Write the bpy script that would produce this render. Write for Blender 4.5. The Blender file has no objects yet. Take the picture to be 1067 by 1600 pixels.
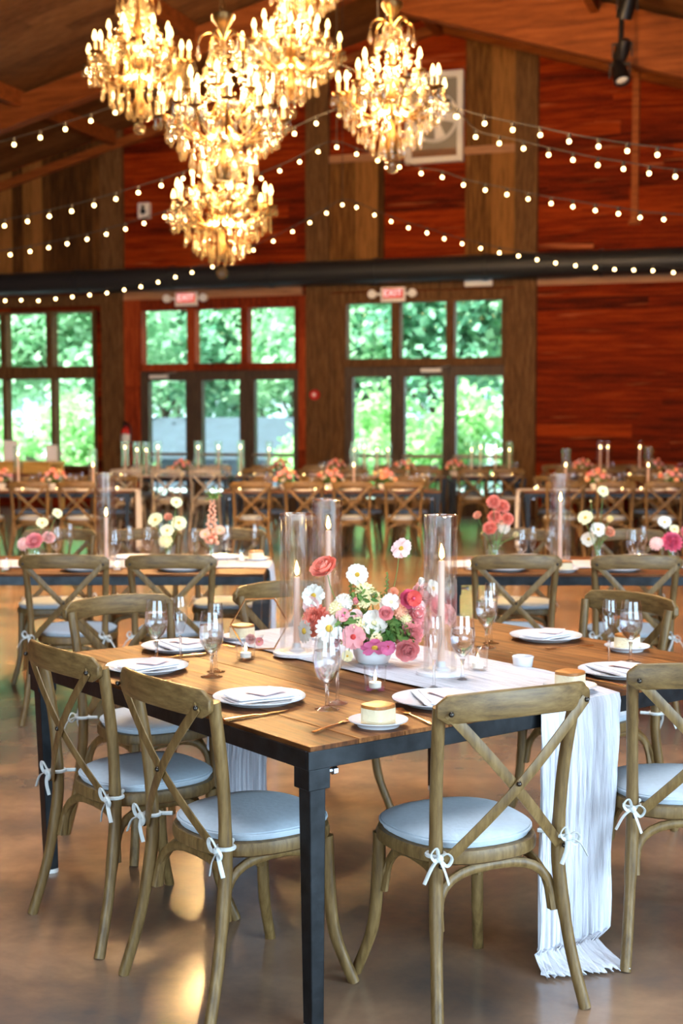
import bpy, math, random
from mathutils import Vector, Matrix, Euler

PI = math.pi
S = bpy.context.scene
COL = S.collection
RNG = random.Random(7)

# ------------------------------------------------------------------ camera
F = 2133.3                       # focal length in pixels of a 1067 x 1600 frame
EYE = 1.60
PITCH = math.atan(141 / F)
cam_d = bpy.data.cameras.new('camera')
cam = bpy.data.objects.new('camera', cam_d)
COL.objects.link(cam)
cam.location = (0, 0, EYE)
cam.rotation_euler = (PI / 2 - PITCH, 0, 0)
cam_d.sensor_fit = 'VERTICAL'
cam_d.sensor_height = 36.0
cam_d.lens = 48.0
cam_d.clip_end = 300
cam_d.dof.use_dof = True
cam_d.dof.focus_distance = 3.85
cam_d.dof.aperture_fstop = 3.5
S.camera = cam

# ------------------------------------------------------------------ world, sun, exposure
W = bpy.data.worlds.new('sky')
S.world = W
W.use_nodes = True
bg = W.node_tree.nodes['Background']
bg.inputs['Color'].default_value = (0.72, 0.88, 1.0, 1)
bg.inputs['Strength'].default_value = 1.5
S.view_settings.view_transform = 'Standard'
S.view_settings.look = 'None'
S.view_settings.exposure = 1.5
S.view_settings.gamma = 1.0
try:
    S.view_settings.use_curve_mapping = False
    S.cycles.use_denoising = True
    S.cycles.caustics_reflective = False
    S.cycles.caustics_refractive = False
    S.cycles.transparent_max_bounces = 32
    S.cycles.max_bounces = 24
    S.cycles.diffuse_bounces = 4
    S.cycles.glossy_bounces = 6
    S.cycles.transmission_bounces = 24
    S.cycles.sample_clamp_indirect = 6.0
except Exception:
    pass

YAW = math.radians(18.5)         # the hall stands turned against the view
DW = 24.0                        # distance of the far wall along the view axis
KY = math.tan(YAW)
ROOM = Matrix.Translation((0, DW, 0)) @ Matrix.Rotation(-YAW, 4, 'Z')
RINV = ROOM.inverted()

def lamp(name, kind, loc, energy, color, size=0.1, rot=None, parent=None, size_y=None):
    d = bpy.data.lights.new(name, kind)
    d.energy = energy
    d.color = color
    if kind == 'AREA':
        d.size = size
        if size_y:
            d.shape = 'RECTANGLE'
            d.size_y = size_y
    elif kind == 'POINT':
        d.shadow_soft_size = size
    elif kind == 'SUN':
        d.angle = math.radians(2)
    o = bpy.data.objects.new(name, d)
    COL.objects.link(o)
    o.location = loc
    if rot:
        o.rotation_euler = rot
    if parent:
        o.parent = parent
    return o

lamp('sun', 'SUN', (0, 0, 40), 10.0, (1.0, 0.96, 0.88), rot=(math.radians(42), 0, math.radians(-55)))
# daylight falling through the wide barn doors behind and beside the photographer
E_FRONT, E_SIDE = 400, 400
FILL_POWER = 135                  # fill lamp added under the roof above the front table
CH_POWER = 520                    # each chandelier
COOL = (0.50, 0.76, 1.0)
o = lamp('daylight_front_doors', 'AREA', (0, 0, 0), E_FRONT, COOL, 8.0, size_y=3.4)
o.matrix_world = ROOM @ Matrix.Translation((6.5, -30.9, 2.0)) @ Matrix.Rotation(math.radians(90), 4, 'X')
o = lamp('daylight_side_doors', 'AREA', (0, 0, 0), E_SIDE, COOL, 7.0, size_y=3.2)
o.matrix_world = ROOM @ Matrix.Translation((13.1, -22.0, 2.0)) @ Matrix.Rotation(math.radians(90), 4, 'Z') @ Matrix.Rotation(math.radians(90), 4, 'X')

o = lamp('overhead_fill', 'AREA', (0, 0, 0), FILL_POWER, (0.84, 0.92, 1.0), 3.6, size_y=4.4)  # added overhead fill to brighten plates, runner and cushions; the roof is closed here
o.matrix_world = ROOM @ Matrix.Translation((6.5, -18.2, 6.72)) @ Matrix.Rotation(math.atan(0.31), 4, 'Y')

# ------------------------------------------------------------------ pixel -> place helpers (layout only)
def ray(px, py):
    x = (px - 533.5) / F
    y = (800 - py) / F
    return Vector((x, math.cos(PITCH) + y * math.sin(PITCH), -math.sin(PITCH) + y * math.cos(PITCH)))

def on_z(px, py, z):
    r = ray(px, py)
    t = (z - EYE) / r.z
    return Vector((r.x * t, r.y * t, z))

def on_y(px, py, d):
    r = ray(px, py)
    t = d / r.y
    return Vector((r.x * t, d, EYE + r.z * t))

def on_slant(px, py, D):
    r = ray(px, py)
    t = D / (r.y + KY * r.x)
    return Vector((r.x * t, r.y * t, EYE + r.z * t))

def wz(px, py):
    p = RINV @ on_slant(px, py, DW)
    return p.x, p.z

def wu(px, py=600):
    return wz(px, py)[0]

def to_px(p):
    v = Vector(p) - Vector((0, 0, EYE))
    fwd = Vector((0, math.cos(PITCH), -math.sin(PITCH)))
    up = Vector((0, math.sin(PITCH), math.cos(PITCH)))
    d = max(v.dot(fwd), 0.01)
    return 533.5 + F * v.x / d, 800 - F * v.dot(up) / d

def in_view(p, m=40):
    x, y = to_px(p)
    return -m < x < 1067 + m and -m < y < 1600 + m

# ------------------------------------------------------------------ materials
MATS = {}
def _lin(c):
    return tuple(((v / 255) / 12.92 if v / 255 <= 0.04045 else ((v / 255 + 0.055) / 1.055) ** 2.4) for v in c) + (1,)

def new_mat(name):
    m = bpy.data.materials.new(name)
    m.use_nodes = True
    MATS[name] = m
    nt = m.node_tree
    return m, nt, nt.nodes['Principled BSDF']

def set_spec(b, v):
    if 'Specular IOR Level' in b.inputs:
        b.inputs['Specular IOR Level'].default_value = v

def plain(name, rgb, rough=0.5, metal=0.0, spec=0.5, emit=None, es=0.0, var=0.0, vscale=20, bump=0.0, sheen=0.0, trans=0.0):
    m, nt, b = new_mat(name)
    c = _lin(rgb)
    b.inputs['Base Color'].default_value = c
    b.inputs['Roughness'].default_value = rough
    b.inputs['Metallic'].default_value = metal
    set_spec(b, spec)
    if emit:
        b.inputs['Emission Color'].default_value = _lin(emit)
        b.inputs['Emission Strength'].default_value = es
        m.cycles.emission_sampling = 'NONE'
    if sheen:
        b.inputs['Sheen Weight'].default_value = sheen
    if trans:
        b.inputs['Transmission Weight'].default_value = trans
    if var or bump:
        tc = nt.nodes.new('ShaderNodeTexCoord')
        n = nt.nodes.new('ShaderNodeTexNoise')
        n.inputs['Scale'].default_value = vscale
        n.inputs['Detail'].default_value = 5
        nt.links.new(tc.outputs['Object'], n.inputs['Vector'])
        if var:
            r = nt.nodes.new('ShaderNodeValToRGB')
            r.color_ramp.elements[0].position = 0.3
            r.color_ramp.elements[1].position = 0.7
            r.color_ramp.elements[0].color = tuple(v * (1 - var) for v in c[:3]) + (1,)
            r.color_ramp.elements[1].color = tuple(min(1, v * (1 + var)) for v in c[:3]) + (1,)
            nt.links.new(n.outputs['Fac'], r.inputs['Fac'])
            nt.links.new(r.outputs['Color'], b.inputs['Base Color'])
        if bump:
            bp = nt.nodes.new('ShaderNodeBump')
            bp.inputs['Strength'].default_value = bump
            bp.inputs['Distance'].default_value = 0.01
            nt.links.new(n.outputs['Fac'], bp.inputs['Height'])
            nt.links.new(bp.outputs['Normal'], b.inputs['Normal'])
    return m

def woody(name, cols, stretch=(1, 1, 12), scale=6, rough=0.5, bump=0.15, island=0.0, streak=None, spec=0.4):
    """Wood: noise stretched along the grain, a hue per board where island > 0."""
    m, nt, b = new_mat(name)
    tc = nt.nodes.new('ShaderNodeTexCoord')
    mp = nt.nodes.new('ShaderNodeMapping')
    mp.inputs['Scale'].default_value = stretch
    nt.links.new(tc.outputs['Object'], mp.inputs['Vector'])
    geo = nt.nodes.new('ShaderNodeNewGeometry')
    off = nt.nodes.new('ShaderNodeVectorMath')
    off.operation = 'SCALE'
    off.inputs[0].default_value = (37, 53, 71)
    nt.links.new(geo.outputs['Random Per Island'], off.inputs['Scale'])
    add = nt.nodes.new('ShaderNodeVectorMath')
    add.operation = 'ADD'
    nt.links.new(mp.outputs['Vector'], add.inputs[0])
    nt.links.new(off.outputs['Vector'], add.inputs[1])
    n = nt.nodes.new('ShaderNodeTexNoise')
    n.inputs['Scale'].default_value = scale
    n.inputs['Detail'].default_value = 8
    n.inputs['Roughness'].default_value = 0.65
    nt.links.new(add.outputs['Vector'], n.inputs['Vector'])
    mix = nt.nodes.new('ShaderNodeMath')
    mix.operation = 'MULTIPLY_ADD'
    mix.inputs[1].default_value = island
    nt.links.new(geo.outputs['Random Per Island'], mix.inputs[0])
    sub = nt.nodes.new('ShaderNodeMath')
    sub.operation = 'SUBTRACT'
    sub.inputs[1].default_value = island / 2
    nt.links.new(n.outputs['Fac'], sub.inputs[0])
    nt.links.new(sub.outputs[0], mix.inputs[2])
    r = nt.nodes.new('ShaderNodeValToRGB')
    el = r.color_ramp.elements
    k = len(cols)
    el[0].position, el[1].position = 0.28, 0.74
    el[0].color, el[1].color = _lin(cols[0]), _lin(cols[-1])
    for i in range(1, k - 1):
        e = el.new(0.28 + 0.46 * i / (k - 1))
        e.color = _lin(cols[i])
    nt.links.new(mix.outputs[0], r.inputs['Fac'])
    out = r.outputs['Color']
    if streak:
        n2 = nt.nodes.new('ShaderNodeTexNoise')
        n2.inputs['Scale'].default_value = streak[1]
        n2.inputs['Detail'].default_value = 3
        nt.links.new(add.outputs['Vector'], n2.inputs['Vector'])
        r2 = nt.nodes.new('ShaderNodeValToRGB')
        r2.color_ramp.elements[0].position = streak[2]
        r2.color_ramp.elements[1].position = streak[2] + 0.12
        nt.links.new(n2.outputs['Fac'], r2.inputs['Fac'])
        mx = nt.nodes.new('ShaderNodeMixRGB')
        mx.inputs['Color2'].default_value = _lin(streak[0])
        nt.links.new(r2.outputs['Color'], mx.inputs['Fac'])
        nt.links.new(out, mx.inputs['Color1'])
        out = mx.outputs['Color']
    nt.links.new(out, b.inputs['Base Color'])
    b.inputs['Roughness'].default_value = rough
    set_spec(b, spec)
    if bump:
        bp = nt.nodes.new('ShaderNodeBump')
        bp.inputs['Strength'].default_value = bump
        bp.inputs['Distance'].default_value = 0.006
        nt.links.new(n.outputs['Fac'], bp.inputs['Height'])
        nt.links.new(bp.outputs['Normal'], b.inputs['Normal'])
    return m

def thin_glass(name, tint=(255, 255, 255), ior=1.45, edge=1.0):
    m, nt, b = new_mat(name)
    nt.nodes.remove(b)
    out = nt.nodes['Material Output']
    t = nt.nodes.new('ShaderNodeBsdfTransparent')
    t.inputs['Color'].default_value = _lin(tint)
    g = nt.nodes.new('ShaderNodeBsdfGlossy')
    g.inputs['Roughness'].default_value = 0.02
    fr = nt.nodes.new('ShaderNodeFresnel')
    ge = nt.nodes.new('ShaderNodeNewGeometry')
    mr = nt.nodes.new('ShaderNodeMapRange')
    mr.inputs['To Min'].default_value = ior
    mr.inputs['To Max'].default_value = 1.0 / ior
    nt.links.new(ge.outputs['Backfacing'], mr.inputs['Value'])
    nt.links.new(mr.outputs['Result'], fr.inputs['IOR'])
    mx = nt.nodes.new('ShaderNodeMixShader')
    nt.links.new(fr.outputs[0], mx.inputs['Fac'])
    nt.links.new(t.outputs[0], mx.inputs[1])
    nt.links.new(g.outputs[0], mx.inputs[2])
    nt.links.new(mx.outputs[0], out.inputs['Surface'])
    return m

def real_glass(name, tint=(255, 255, 255), ior=1.45, clear=0.35):
    """Refracting glass, part of which lets light straight through."""
    m, nt, b = new_mat(name)
    nt.nodes.remove(b)
    out = nt.nodes['Material Output']
    g = nt.nodes.new('ShaderNodeBsdfGlass')
    g.inputs['Color'].default_value = _lin(tint)
    g.inputs['Roughness'].default_value = 0.0
    g.inputs['IOR'].default_value = ior
    t = nt.nodes.new('ShaderNodeBsdfTransparent')
    mx = nt.nodes.new('ShaderNodeMixShader')
    mx.inputs['Fac'].default_value = clear
    nt.links.new(g.outputs[0], mx.inputs[1])
    nt.links.new(t.outputs[0], mx.inputs[2])
    nt.links.new(mx.outputs[0], out.inputs['Surface'])
    return m

def glow(name, rgb, strength):
    m, nt, b = new_mat(name)
    nt.nodes.remove(b)
    e = nt.nodes.new('ShaderNodeEmission')
    e.inputs['Color'].default_value = _lin(rgb)
    e.inputs['Strength'].default_value = strength
    nt.links.new(e.outputs[0], nt.nodes['Material Output'].inputs['Surface'])
    m.cycles.emission_sampling = 'NONE'
    return m

def leafy(name, rgb, rgb2, trans=0.35, scale=1.5):
    m, nt, b = new_mat(name)
    tc = nt.nodes.new('ShaderNodeNewGeometry')
    r = nt.nodes.new('ShaderNodeValToRGB')
    r.color_ramp.elements[0].color = _lin(rgb)
    r.color_ramp.elements[1].color = _lin(rgb2)
    nt.links.new(tc.outputs['Random Per Island'], r.inputs['Fac'])
    nt.links.new(r.outputs['Color'], b.inputs['Base Color'])
    b.inputs['Roughness'].default_value = 0.6
    set_spec(b, 0.2)
    tl = nt.nodes.new('ShaderNodeBsdfTranslucent')
    nt.links.new(r.outputs['Color'], tl.inputs['Color'])
    mx = nt.nodes.new('ShaderNodeMixShader')
    mx.inputs['Fac'].default_value = trans
    nt.links.new(b.outputs[0], mx.inputs[1])
    nt.links.new(tl.outputs[0], mx.inputs[2])
    nt.links.new(mx.outputs[0], nt.nodes['Material Output'].inputs['Surface'])
    return m

M = {}
M['chair'] = woody('chair_wood', [(78, 56, 28), (112, 86, 48), (136, 108, 66)], (7, 7, 0.9), 9, 0.44, 0.10, spec=0.35)
M['chair_rail'] = woody('chair_rail_wood', [(78, 56, 28), (112, 86, 48), (136, 108, 66)], (0.9, 7, 7), 9, 0.44, 0.10, spec=0.35)
M['chair_backlit'] = woody('backlit_chair_wood', [(150, 136, 118), (180, 168, 150), (200, 190, 175)], (3, 3, 1), 9, 0.4, 0.1)  # wood lightened to paint in the backlight sheen on back-row chairs
M['table_top'] = woody('table_plank_wood', [(44, 22, 8), (100, 58, 26), (146, 94, 50)], (9, 0.7, 3), 5, 0.52, 0.3, island=0.36, spec=0.15, streak=None)
M['table_top_x'] = woody('table_plank_wood_long', [(44, 22, 8), (100, 58, 26), (146, 94, 50)], (0.7, 9, 3), 5, 0.52, 0.2, island=0.22, spec=0.15, streak=None)
M['steel'] = plain('blackened_steel', (27, 29, 31), 0.40, 0.55, 0.5, var=0.55, vscale=22, bump=0.12)
M['bolt'] = plain('zinc_bolt', (190, 192, 196), 0.25, 1.0)
M['dark_bolt'] = plain('dark_bolt', (70, 64, 58), 0.35, 0.9)
M['cushion'] = plain('cushion_cotton', (176, 186, 194), 0.9, 0, 0.2, var=0.05, vscale=60, bump=0.2, sheen=0.2)
M['tie'] = plain('tie_cotton', (196, 198, 194), 0.9, 0, 0.2)
M['white_cloth'] = plain('cheesecloth', (206, 204, 209), 0.95, 0, 0.1, var=0.16, bump=1.0, vscale=1.0)
for _n in list(M['white_cloth'].node_tree.nodes):
    if _n.type == 'TEX_NOISE':
        _nt = M['white_cloth'].node_tree
        _mp = _nt.nodes.new('ShaderNodeMapping')
        _mp.inputs['Scale'].default_value = (120, 6, 5)      # crinkles run along the cloth
        _nt.links.new(_n.inputs['Vector'].links[0].from_socket, _mp.inputs['Vector'])
        _nt.links.new(_mp.outputs['Vector'], _n.inputs['Vector'])
M['napkin'] = plain('white_napkin_linen', (238, 236, 238), 0.85, 0, 0.2, bump=0.15, vscale=160)
M['china'] = plain('white_china', (222, 221, 222), 0.12, 0, 0.5)
M['pink_card'] = plain('blush_card', (240, 205, 205), 0.7)
M['gold'] = plain('gold_cutlery', (214, 160, 96), 0.22, 1.0)
M['glass'] = real_glass('clear_glass', clear=0.3)
M['water'] = real_glass('water', (250, 252, 255), 1.2, clear=0.4)
M['thin'] = thin_glass('thin_clear_glass', ior=1.42)
M['goblet'] = thin_glass('goblet_glass', ior=1.48)
M['cylinder'] = real_glass('cylinder_glass', clear=0.78)
M['pane'] = thin_glass('window_glass', (238, 248, 244), 1.45)
M['wax'] = plain('blush_wax', (238, 200, 178), 0.45, 0, 0.3, emit=(240, 170, 120), es=0.05)
M['white_wax'] = plain('white_wax', (245, 232, 214), 0.45, 0, 0.3)
M['flame'] = glow('candle_flame', (255, 210, 130), 10.0)
M['flame'].cycles.emission_sampling = 'AUTO'
M['wick'] = plain('wick', (30, 26, 22), 0.9)
M['bulb'] = glow('warm_bulb', (255, 206, 128), 9.0)
M['chbulb'] = glow('chandelier_bulb', (255, 204, 120), 4.5)
M['wire'] = plain('black_wire', (25, 20, 16), 0.6)
M['brass'] = plain('aged_gold_metal', (96, 70, 38), 0.35, 0.9)
M['cream'] = plain('cream_candle_tube', (150, 120, 80), 0.5)
M['cake'] = plain('cake_crumb', (238, 222, 184), 0.8, bump=0.5, vscale=90)
M['cake_top'] = plain('baked_cake_top', (176, 112, 52), 0.4, var=0.2, vscale=40)
M['bowl'] = plain('matte_white_ceramic', (236, 232, 228), 0.5)
M['green'] = leafy('foliage_green', (66, 104, 44), (128, 158, 82), 0.25)
M['stem'] = plain('stem_green', (96, 128, 62), 0.6)
M['yellow'] = plain('flower_centre_yellow', (226, 180, 60), 0.8, bump=0.6, vscale=200)
M['f_pink'] = plain('petal_pink', (246, 160, 158), 0.6, var=0.12, vscale=30)
M['f_coral'] = plain('petal_coral', (244, 146, 122), 0.6, var=0.12, vscale=30)
M['f_white'] = plain('petal_white', (228, 220, 204), 0.6)
M['f_cream'] = plain('petal_cream', (242, 226, 170), 0.65)
M['f_blush'] = plain('petal_blush', (244, 196, 186), 0.6, var=0.08, vscale=30)
M['f_hot'] = plain('petal_hot_pink', (232, 104, 132), 0.6, var=0.15, vscale=30)
M['f_red'] = plain('petal_red', (220, 70, 60), 0.6)
M['f_magenta'] = plain('petal_magenta', (226, 110, 150), 0.6)
M['f_peach'] = plain('petal_peach', (244, 176, 140), 0.6)
M['black'] = plain('black_metal', (24, 24, 26), 0.45, 0.4)
M['duct'] = plain('dark_duct_metal', (40, 42, 44), 0.5, 0.3)
M['white_plastic'] = plain('white_plastic', (226, 222, 214), 0.4)
M['grey_metal'] = plain('grey_fan_metal', (140, 134, 122), 0.5, 0.4)
M['red_paint'] = plain('red_paint', (190, 30, 24), 0.35)
M['frame_wood'] = woody('grey_frame_wood', [(62, 40, 22), (96, 66, 38), (124, 90, 56)], (8, 8, 0.8), 4, 0.7, 0.2, spec=0.1)
M['door_frame'] = woody('dark_door_wood', [(48, 36, 26), (70, 54, 40), (88, 70, 52)], (8, 8, 0.8), 4, 0.6, 0.1)
M['panel_wood'] = woody('grey_brown_board', [(52, 32, 14), (94, 60, 28), (138, 94, 48)], (10, 10, 0.7), 3, 0.75, 0.3, island=0.5, spec=0.08)
M['red_wood'] = woody('red_brown_board', [(60, 15, 2), (112, 32, 4), (146, 54, 12)], (0.5, 8, 8), 2.2, 0.7, 0.25, island=0.30, streak=((168, 96, 56), 1.2, 0.63), spec=0.06)
M['red_trim'] = woody('red_door_surround', [(80, 26, 10), (130, 48, 20), (160, 70, 32)], (6, 6, 0.8), 3, 0.65, 0.2, island=0.3, spec=0.08)
M['pale_trim'] = woody('pale_header_board', [(128, 86, 56), (160, 112, 76), (180, 132, 94)], (0.6, 8, 8), 3, 0.65, 0.2)
M['ceil_wood'] = woody('ceiling_board', [(86, 54, 30), (112, 74, 42), (132, 92, 56)], (0.7, 8, 8), 2, 0.7, 0.15, island=0.3, spec=0.08)
M['beam_wood'] = woody('beam_timber', [(92, 46, 18), (126, 66, 28), (146, 82, 40)], (0.6, 6, 6), 2, 0.6, 0.15, spec=0.1)
M['bark'] = plain('bark', (86, 74, 62), 0.9, bump=0.6, vscale=8)
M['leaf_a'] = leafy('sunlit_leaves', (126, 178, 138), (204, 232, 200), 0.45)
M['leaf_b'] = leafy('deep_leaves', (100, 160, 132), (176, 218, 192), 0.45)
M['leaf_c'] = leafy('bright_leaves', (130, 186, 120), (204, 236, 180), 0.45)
M['paving'] = plain('pale_paving', (214, 220, 226), 0.8, var=0.1, vscale=1.2)
M['slate'] = plain('blue_grey_shingle', (58, 70, 86), 0.7, var=0.15, vscale=3)
M['yellow_wood'] = woody('yellow_pine', [(190, 140, 60), (220, 172, 86), (236, 192, 110)], (0.8, 8, 8), 3, 0.5, 0.1)

def floor_mat():
    m, nt, b = new_mat('polished_concrete')
    tc = nt.nodes.new('ShaderNodeTexCoord')
    n = nt.nodes.new('ShaderNodeTexNoise')
    n.inputs['Scale'].default_value = 1.5
    n.inputs['Detail'].default_value = 9
    n.inputs['Roughness'].default_value = 0.62
    n.inputs['Distortion'].default_value = 0.2
    nt.links.new(tc.outputs['Object'], n.inputs['Vector'])
    r = nt.nodes.new('ShaderNodeValToRGB')
    e = r.color_ramp.elements
    e[0].position, e[1].position = 0.32, 0.7
    e[0].color, e[1].color = _lin((94, 84, 78)), _lin((168, 132, 102))
    x = e.new(0.5)
    x.color = _lin((130, 104, 84))
    nt.links.new(n.outputs['Fac'], r.inputs['Fac'])
    nt.links.new(r.outputs['Color'], b.inputs['Base Color'])
    n2 = nt.nodes.new('ShaderNodeTexNoise')
    n2.inputs['Scale'].default_value = 3.5
    n2.inputs['Detail'].default_value = 6
    nt.links.new(tc.outputs['Object'], n2.inputs['Vector'])
    mr = nt.nodes.new('ShaderNodeMapRange')
    mr.inputs['To Min'].default_value = 0.11
    mr.inputs['To Max'].default_value = 0.25
    nt.links.new(n2.outputs['Fac'], mr.inputs['Value'])
    nt.links.new(mr.outputs['Result'], b.inputs['Roughness'])
    set_spec(b, 0.75)
    bp = nt.nodes.new('ShaderNodeBump')
    bp.inputs['Strength'].default_value = 0.012
    bp.inputs['Distance'].default_value = 0.02
    nt.links.new(n2.outputs['Fac'], bp.inputs['Height'])
    nt.links.new(bp.outputs['Normal'], b.inputs['Normal'])
    return m
M['floor'] = floor_mat()

def crystal_mat():
    m, nt, b = new_mat('cut_crystal')
    b.inputs['Base Color'].default_value = (0.062, 0.046, 0.026, 1)
    b.inputs['Roughness'].default_value = 0.12
    set_spec(b, 1.0)
    tl = nt.nodes.new('ShaderNodeBsdfTranslucent')
    tl.inputs['Color'].default_value = (0.056, 0.039, 0.020, 1)
    t = nt.nodes.new('ShaderNodeBsdfTransparent')
    mx = nt.nodes.new('ShaderNodeMixShader')
    mx.inputs['Fac'].default_value = 0.45
    nt.links.new(b.outputs[0], mx.inputs[1])
    nt.links.new(tl.outputs[0], mx.inputs[2])
    m2 = nt.nodes.new('ShaderNodeMixShader')
    m2.inputs['Fac'].default_value = 0.5
    nt.links.new(mx.outputs[0], m2.inputs[1])
    nt.links.new(t.outputs[0], m2.inputs[2])
    nt.links.new(m2.outputs[0], nt.nodes['Material Output'].inputs['Surface'])
    return m
M['crystal'] = crystal_mat()

# ------------------------------------------------------------------ mesh helpers
class MB:
    def __init__(s):
        s.v, s.f = [], []

    def add(s, vs, fs, mat=None):
        k = len(s.v)
        if mat is not None:
            vs = [mat @ Vector(p) for p in vs]
        s.v.extend(tuple(p) for p in vs)
        s.f.extend(tuple(i + k for i in f) for f in fs)
        return s

    def box(s, c, size, rz=0.0, mat=None):
        x, y, z = (d / 2 for d in size)
        vs = [Vector(p) for p in ((-x, -y, -z), (x, -y, -z), (x, y, -z), (-x, y, -z), (-x, -y, z), (x, -y, z), (x, y, z), (-x, y, z))]
        R = Matrix.Translation(c) @ Matrix.Rotation(rz, 4, 'Z')
        if mat is not None:
            R = mat @ R
        return s.add(vs, [(0, 3, 2, 1), (4, 5, 6, 7), (0, 1, 5, 4), (1, 2, 6, 5), (2, 3, 7, 6), (3, 0, 4, 7)], R)

    def span(s, a, b):
        return s.box([(p + q) / 2 for p, q in zip(a, b)], [abs(q - p) for p, q in zip(a, b)])

    def hexa(s, low, high):
        """a box from four lower and four upper corners"""
        return s.add(list(low) + list(high), [(0, 3, 2, 1), (4, 5, 6, 7), (0, 1, 5, 4), (1, 2, 6, 5), (2, 3, 7, 6), (3, 0, 4, 7)])

    def tube(s, path, rad, n=8, closed=False, flat=None, up=None):
        """round (or flat: (width, thickness)) section swept along a path"""
        P = [Vector(p) for p in path]
        k = len(P)
        if not isinstance(rad, (list, tuple)):
            rad = [rad] * k
        ref = Vector(up) if up is not None else None
        vs, fs = [], []
        prev = None
        for i, p in enumerate(P):
            if closed:
                t = P[(i + 1) % k] - P[i - 1]
            else:
                t = P[min(i + 1, k - 1)] - P[max(i - 1, 0)]
            t.normalize()
            if ref is not None:
                a = ref - t * ref.dot(t)
            elif prev is not None:
                a = prev - t * prev.dot(t)
            else:
                a = Vector((0, 0, 1)) - t * t.z
                if a.length < 0.2:
                    a = Vector((1, 0, 0)) - t * t.x
            a.normalize()
            prev = a
            bb = t.cross(a)
            for j in range(n):
                if flat:
                    w, th = flat
                    q = 2 * PI * (j + 0.5) / n
                    cx, cy = math.cos(q), math.sin(q)
                    g = max(abs(cx), abs(cy))
                    o = a * (cx / g * th / 2) + bb * (cy / g * w / 2)
                    o *= rad[i]
                else:
                    q = 2 * PI * j / n
                    o = (a * math.cos(q) + bb * math.sin(q)) * rad[i]
                vs.append(p + o)
        for i in range(k if closed else k - 1):
            i2 = (i + 1) % k
            for j in range(n):
                j2 = (j + 1) % n
                fs.append((i * n + j, i * n + j2, i2 * n + j2, i2 * n + j))
        if not closed:
            fs.append(tuple(reversed(range(n))))
            fs.append(tuple((k - 1) * n + j for j in range(n)))
        return s.add(vs, fs)

    def lathe(s, prof, n=24, c=(0, 0, 0)):
        vs, fs = [], []
        rings = []
        for r, z in prof:
            if r < 1e-5:
                rings.append([len(vs)])
                vs.append((c[0], c[1], c[2] + z))
            else:
                k = len(vs)
                rings.append(list(range(k, k + n)))
                for j in range(n):
                    q = 2 * PI * j / n
                    vs.append((c[0] + r * math.cos(q), c[1] + r * math.sin(q), c[2] + z))
        for a, b in zip(rings, rings[1:]):
            for j in range(n):
                j2 = (j + 1) % n
                if len(a) == 1 and len(b) == 1:
                    continue
                if len(a) == 1:
                    fs.append((a[0], b[j2], b[j]))
                elif len(b) == 1:
                    fs.append((a[j], a[j2], b[0]))
                else:
                    fs.append((a[j], a[j2], b[j2], b[j]))
        return s.add(vs, fs)

    def ball(s, c, r, n=8, m=6, sx=1, sz=1):
        prof = [(max(0, r * sx * math.sin(PI * i / m)), -r * sz * math.cos(PI * i / m)) for i in range(m + 1)]
        prof[0] = (0, prof[0][1])
        prof[-1] = (0, prof[-1][1])
        return s.lathe(prof, n, c)

    def prism(s, outline, z0, z1):
        n = len(outline)
        vs = [(x, y, z0) for x, y in outline] + [(x, y, z1) for x, y in outline]
        fs = [tuple(reversed(range(n))), tuple(range(n, 2 * n))] + [(i, (i + 1) % n, n + (i + 1) % n, n + i) for i in range(n)]
        return s.add(vs, fs)

    def layers(s, rings, cap=True):
        """stack of closed outlines with equal counts"""
        n = len(rings[0])
        vs = [p for r in rings for p in r]
        fs = []
        for i in range(len(rings) - 1):
            for j in range(n):
                j2 = (j + 1) % n
                fs.append((i * n + j, i * n + j2, (i + 1) * n + j2, (i + 1) * n + j))
        if cap:
            fs.append(tuple(reversed(range(n))))
            fs.append(tuple((len(rings) - 1) * n + j for j in range(n)))
        return s.add(vs, fs)

    def build(s, name, mat, parent=None, smooth=False, bevel=0.0, seg=2, subsurf=0, loc=None, rot=None):
        me = bpy.data.meshes.new(name)
        me.from_pydata(s.v, [], s.f)
        me.update()
        if smooth:
            me.polygons.foreach_set('use_smooth', [True] * len(me.polygons))
            try:
                me.set_sharp_from_angle(angle=math.radians(50))
            except Exception:
                pass
        me.materials.append(mat)
        o = bpy.data.objects.new(name, me)
        COL.objects.link(o)
        if parent:
            o.parent = parent
        if loc is not None:
            o.location = loc
        if rot is not None:
            o.rotation_euler = rot
        if bevel:
            b = o.modifiers.new('bevel', 'BEVEL')
            b.width = bevel
            b.segments = seg
            b.limit_method = 'ANGLE'
        if subsurf:
            b = o.modifiers.new('sub', 'SUBSURF')
            b.levels = b.render_levels = subsurf
        return o

def bez(pts, n=6):
    """Catmull-Rom through points"""
    P = [Vector(p) for p in pts]
    P = [P[0] * 2 - P[1]] + P + [P[-1] * 2 - P[-2]]
    out = []
    for i in range(1, len(P) - 2):
        a, b, c, d = P[i - 1:i + 3]
        for j in range(n):
            t = j / n
            out.append(0.5 * ((2 * b) + (c - a) * t + (2 * a - 5 * b + 4 * c - d) * t * t + (3 * b - a - 3 * c + d) * t ** 3))
    out.append(P[-2])
    return out

def tag(o, label=None, cat=None, group=None, kind=None):
    if label: o['label'] = label
    if cat: o['category'] = cat
    if group: o['group'] = group
    if kind: o['kind'] = kind
    return o

def thing(name, loc=(0, 0, 0), rz=0.0, label=None, cat=None, group=None, kind=None):
    o = bpy.data.objects.new(name, None)
    o.empty_display_size = 0.1
    COL.objects.link(o)
    o.location = loc
    o.rotation_euler = (0, 0, rz)
    return tag(o, label, cat, group, kind)

def dup(o, parent=None):
    c = o.copy()
    COL.objects.link(c)
    c.parent = parent
    for ch in o.children:
        dup(ch, c)
    return c

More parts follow.
